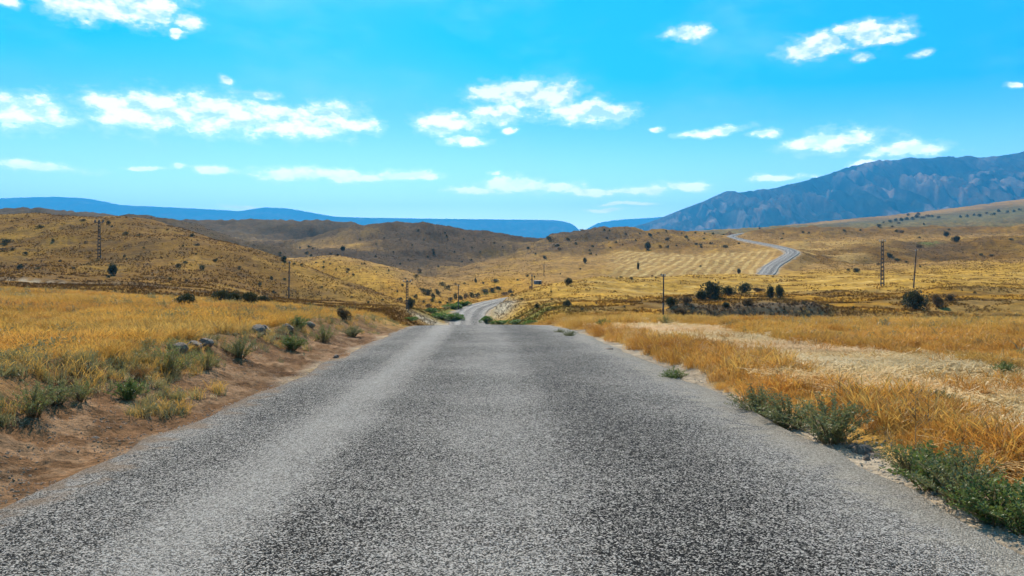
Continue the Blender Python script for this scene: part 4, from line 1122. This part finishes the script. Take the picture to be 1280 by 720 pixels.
dots('dark shrub on the near left hill', 'shrubs on the near left hill',
     [(8, 303, 18, 5), (5, 307, 8), (16, 312, 8, 3), (6, 313, 8), (50, 284, 10, 3), (66, 302, 6), (31, 319, 8), (24, 336, 10), (47, 336, 9, 3), (103, 276, 9, 3), (135, 280, 7), (140, 284, 4), (108, 304, 6), (157, 293, 7), (173, 295, 5), (155, 321, 5), (158, 324, 4),
      (239, 296, 9, 4), (246, 307, 8, 3), (229, 308, 4), (223, 335, 9, 6), (253, 337, 10, 6), (213, 350, 6), (234, 352, 6), (269, 327, 6), (299, 336, 6), (135, 347, 6), (209, 288, 4), (232, 329, 6, 3), (340, 349, 7), (341, 366, 5), (345, 367, 4), (356, 350, 5), (402, 360, 5),
      (386, 383, 8), (394, 384, 6), (92, 336, 6), (110, 372, 5), (150, 374, 4), (478, 376, 5), (460, 379, 5), (440, 372, 4), (325, 357, 7), (245, 318, 4), (180, 310, 4), (75, 327, 5)])
dots('tiny shrub on the golden flank', 'shrubs on the golden flank',
     [(375, 310, 4), (383, 318, 6), (387, 309, 6), (389, 321, 5), (376, 332, 5), (368, 331, 5), (405, 328, 4), (421, 320, 6), (414, 318, 5), (413, 330, 4), (404, 294 + 40, 4), (435, 338, 6), (442, 344, 5), (434, 341, 4), (486, 339, 4), (452, 331, 3), (470, 341, 3), (503, 358, 5), (497, 365, 4), (507, 349, 3), (490, 362, 3), (515, 355, 3), (420, 337, 4), (395, 329, 4), (350, 318, 7, 4), (391, 312, 4)], sb)
dots('tiny shrub on the dark middle hill', 'shrubs on the middle hill',
     [(522, 289, 5), (556, 292, 4), (558, 296, 4), (541, 313, 4), (542, 317, 5), (535, 322, 4), (524, 340, 6, 6), (520, 347, 7), (577, 328, 4), (589, 326, 5), (560, 300, 3), (500, 300, 3), (480, 298, 3), (492, 315, 3), (470, 321, 4), (470, 305, 3), (455, 330, 4), (510, 325, 3), (548, 334, 4), (605, 300, 3), (618, 304, 4), (580, 300, 3), (450, 300, 3), (515, 307, 3), (568, 315, 3), (530, 300, 3), (500, 331, 4), (628, 309, 3), (590, 310, 3), (600, 315, 3)])
dots('dark shrub in the gully above the bend', 'shrubs in the gully',
     [(535, 369, 11, 9), (529, 366, 8, 6), (542, 372, 9, 7), (548, 368, 8, 6), (553, 357, 9, 5), (559, 361, 8, 5), (519, 372, 7), (517, 378, 8, 5), (536, 384, 8, 6), (541, 376, 6), (500, 375, 8, 4), (508, 377, 5), (563, 376, 7, 6), (569, 374, 9, 8), (576, 375, 8, 7), (583, 373, 9, 7), (590, 372, 9, 7), (596, 371, 9, 6), (572, 379, 5), (560, 380, 6), (606, 365, 12, 4), (615, 364, 10, 5), (622, 361, 12, 4), (632, 369, 10, 5), (637, 366, 8, 5),
      (595, 353, 6, 6), (581, 355, 4), (569, 356, 4), (604, 355, 5), (620, 352, 12, 4), (640, 370, 6), (530, 378, 5), (525, 362, 4), (550, 379, 6), (545, 364, 5)])
dots('dark shrub on the right hilltop', 'shrubs on the right hilltop',
     [(681, 323, 6, 4), (688, 300, 8), (695, 308, 10, 4), (684, 298, 6), (700, 312, 6), (660, 311, 5), (727, 288, 6, 3), (741, 309, 4), (737, 314, 4), (758, 298, 4), (755, 288, 4), (762, 288, 4), (795, 301, 4), (813, 296, 7, 4), (823, 292, 4), (833, 290, 4), (834, 300, 9, 3), (858, 297, 7, 3), (861, 301, 4), (869, 292, 4), (880, 299, 4), (881, 293, 4), (891, 293, 5), (904, 293, 4), (913, 293, 3), (825, 309, 5, 4), (834, 310, 6), (846, 308, 4), (870, 306, 6, 3), (876, 307, 5), (889, 305, 5), (906, 309, 9, 4),
      (877, 310, 5), (923, 305, 4), (852, 292, 3), (770, 304, 4), (782, 293, 3), (745, 319, 3), (738, 318, 5, 3), (725, 337, 4), (740, 308, 3), (720, 305, 4), (763, 310, 3), (800, 293, 3), (778, 306, 3), (710, 300, 6), (669, 318, 4)])
dots('tiny shrub on the golden right slopes', 'shrubs on the golden slopes',
     [(659, 346, 5), (668, 347, 4), (689, 365, 4), (820, 348, 4), (827, 344, 4), (815, 346, 4), (776, 347, 4), (789, 349, 6, 3), (875, 334, 4), (663, 360, 5), (640, 366, 6), (700, 343, 3), (647, 351, 4), (652, 375, 5), (795, 390, 6), (780, 384, 5), (728, 388, 6), (745, 380, 4), (690, 375, 5), (1218, 367, 6, 3), (1066, 386, 6), (1005, 380, 5), (1035, 384, 6)])
dots('dark shrub on the far right hillsides', 'shrubs on the far right hillsides',
     [(1070, 340, 13, 5), (1061, 339, 6), (1099, 331, 6), (1112, 321, 11, 6), (1122, 325, 10, 3), (1150, 310, 10, 6), (1150, 298, 4), (1004, 291, 5), (1011, 292, 4), (977, 299, 4), (979, 293, 3), (1055, 289, 4), (1075, 289, 4), (1120, 290, 6), (1125, 291, 7), (1115, 284, 4), (1099, 284, 6), (1104, 279, 4), (1155, 281, 4), (1186, 288, 5), (1133, 328, 4), (1240, 320, 10, 3), (1226, 319, 8, 3), (1150, 334, 4), (950, 286, 4), (1264, 300, 7, 2.5)])
dots('dark tree on the distant plain', 'grove on the distant plain',
     [(1113 + dx, 278 - .12 * dx + dy, w) for (dx, dy, w) in [(0, 0, 6), (7, -1, 6), (14, 0, 7), (20, -1, 7), (27, 0, 8), (33, -2, 7), (40, 0, 8), (46, -1, 7), (52, 0, 6), (22, -6, 5), (35, -5, 6), (10, 3, 5), (60, 2, 5)]] +
     [(1201 + dx, 272 - .05 * dx + dy, w) for (dx, dy, w) in [(0, 0, 5), (8, 0, 6), (16, -2, 5), (24, 0, 6), (32, -3, 5), (40, -1, 6), (48, -5, 6), (58, -3, 5), (66, -4, 5), (74, -5, 5)]])

# ------------------------------------------------------------------ poles
def part(name, V, Fs, mat, parent, smooth=False):
    return add_obj(name, mesh_np(name, V, Fs, mat, smooth), parent)


def boxm(V, Fs, c, s, rot=None):
    k = len(V)
    for z in (-.5, .5):
        for y in (-.5, .5):
            for x in (-.5, .5):
                p_ = Vector((x * s[0], y * s[1], z * s[2]))
                if rot: p_.rotate(rot)
                V.append((c[0] + p_.x, c[1] + p_.y, c[2] + p_.z))
    Fs += [(k, k + 2, k + 3, k + 1), (k + 4, k + 5, k + 7, k + 6), (k, k + 1, k + 5, k + 4), (k + 2, k + 6, k + 7, k + 3), (k, k + 4, k + 6, k + 2), (k + 1, k + 3, k + 7, k + 5)]


def insulators(parent, xs, z, mat=None, k=1.0):
    for x in xs:
        V, Fs = [], []
        tube((x, 0, z), (x, 0, z + .10), .02, .02, V, Fs, 6); tube((x, 0, z + .10), (x, 0, z + .10 + .07 * k), .075 * k, .09 * k, V, Fs, 8); tube((x, 0, z + .10 + .07 * k), (x, 0, z + .10 + .20 * k), .07 * k, .045 * k, V, Fs, 8)
        part('insulator', V, Fs, mat or mat_glassw, parent, True)


def lattice_pole(px, py, hpx, label, heads=3, armw=1.9, imat=None, ik=1.0):
    """ladder-type concrete pole: two tapering legs, rungs, cross-arm and insulators"""
    X, Y, Z = spot(px, py); h = hpx * Y / F
    e = bpy.data.objects.new('power_pole', None); col.objects.link(e); e.location = (X, Y, Z); e.rotation_euler = (0, 0, rr.uniform(-.15, .15)); tag(e, label, 'pole', 'power poles')
    wb, wt_ = .32 * h / 9, .20 * h / 9
    for s in (-1, 1):
        V, Fs = [], []
        k = 0
        for (z, w, t_) in ((-.4, wb, .15), (h, wt_, .11)):
            for (x, y) in ((-1, -1), (1, -1), (1, 1), (-1, 1)): V.append((s * w + x * t_ / 2, y * t_ * .7, z))
        Fs += [(0, 1, 5, 4), (1, 2, 6, 5), (2, 3, 7, 6), (3, 0, 4, 7), (4, 5, 6, 7), (3, 2, 1, 0)]
        part('leg', V, Fs, mat_conc, e)
    nrg = 11
    for i in range(nrg):
        z = h * (i + .6) / nrg; w = wb + (wt_ - wb) * z / h
        V, Fs = [], []; boxm(V, Fs, (0, 0, z), (2 * w - .10, .12, .30 * h / 9)); part('rung', V, Fs, mat_conc, e)
    V, Fs = [], []; boxm(V, Fs, (0, -.16, h - .25), (armw, .10, .13)); part('cross_arm', V, Fs, mat_steel, e)
    insulators(e, [armw * (q / (heads - 1) - .5) * .92 for q in range(heads)], h - .19, imat, ik)
    return e


def wood_pole(px, py, hpx, label, lean=0.0, arm=False, rad=.13):
    X, Y, Z = spot(px, py); h = hpx * Y / F
    e = bpy.data.objects.new('wooden_post', None); col.objects.link(e); e.location = (X, Y, Z); e.rotation_euler = (0, lean, 0); tag(e, label, 'pole', 'wooden posts')
    V, Fs = [], []
    zs = [-.4, h * .33, h * .66, h]
    for a_, b_ in zip(zs[:-1], zs[1:]):
        tube((0, 0, a_), (0, 0, b_), rad * (1.15 - .3 * max(a_, 0) / h), rad * (1.15 - .3 * b_ / h), V, Fs, 10)
    part('post', V, Fs, mat_wood, e, True)
    V, Fs = [], []; tube((-.22, -.1, h - .3), (.22, -.1, h - .3), .03, .03, V, Fs, 6); part('bracket', V, Fs, mat_steel, e)
    insulators(e, (-.2, .2), h - .28)
    return e


lattice_pole(124, 323, 46, 'lattice power pole with dark cross-arm on the near left hill', 3, 2.1, mat_steel, 3.0)
lattice_pole(509, 388, 37, 'lattice power pole in the valley left of the road bend', 3, 1.4)
lattice_pole(1103, 357, 56, 'tall lattice power pole with pale insulators on the right slope', 3, 1.4, None, 1.6)
wood_pole(361, 374, 47, 'upright wooden post at the foot of the left hill', .015)
wood_pole(829, 396, 53, 'bare dark wooden post standing beside the hedge row', .01, rad=.10)
wood_pole(1142, 360, 48, 'leaning wooden post right of the tall lattice pole', .07)
wood_pole(573, 387, 31, 'thin wooden post beside the green bushes at the bend', 0, rad=.10)
wood_pole(665, 362, 19, 'tiny far-off wooden post near the little shed', 0)
wood_pole(680, 345, 14, 'tiniest far-off wooden post on the pale slope', 0)

# little shed
X, Y, Z = spot(672, 355)
sh = bpy.data.objects.new('shed', None); col.objects.link(sh); sh.location = (X, Y, Z); sh.rotation_euler = (0, 0, .25); tag(sh, 'little dark shed with a flat roof on the slope beyond the bend', 'shed')
sw, sd, shh = 2.6, 2.0, 1.1
V, Fs = [], []; boxm(V, Fs, (0, 0, shh / 2 - .1), (sw, sd, shh + .2)); part('wall', V, Fs, mat_plaster, sh)
V, Fs = [], []; boxm(V, Fs, (0, 0, shh + .13), (sw + .3, sd + .3, .16), Euler((.06, 0, 0))); part('roof', V, Fs, mat_roof, sh)
V, Fs = [], []; boxm(V, Fs, (.5, -sd / 2 - .02, .62), (.7, .06, 1.2)); part('door', V, Fs, mat_wood, sh)
V, Fs = [], []; boxm(V, Fs, (-.75, -sd / 2 - .02, .95), (.5, .05, .4)); part('window', V, Fs, mat_steel, sh)
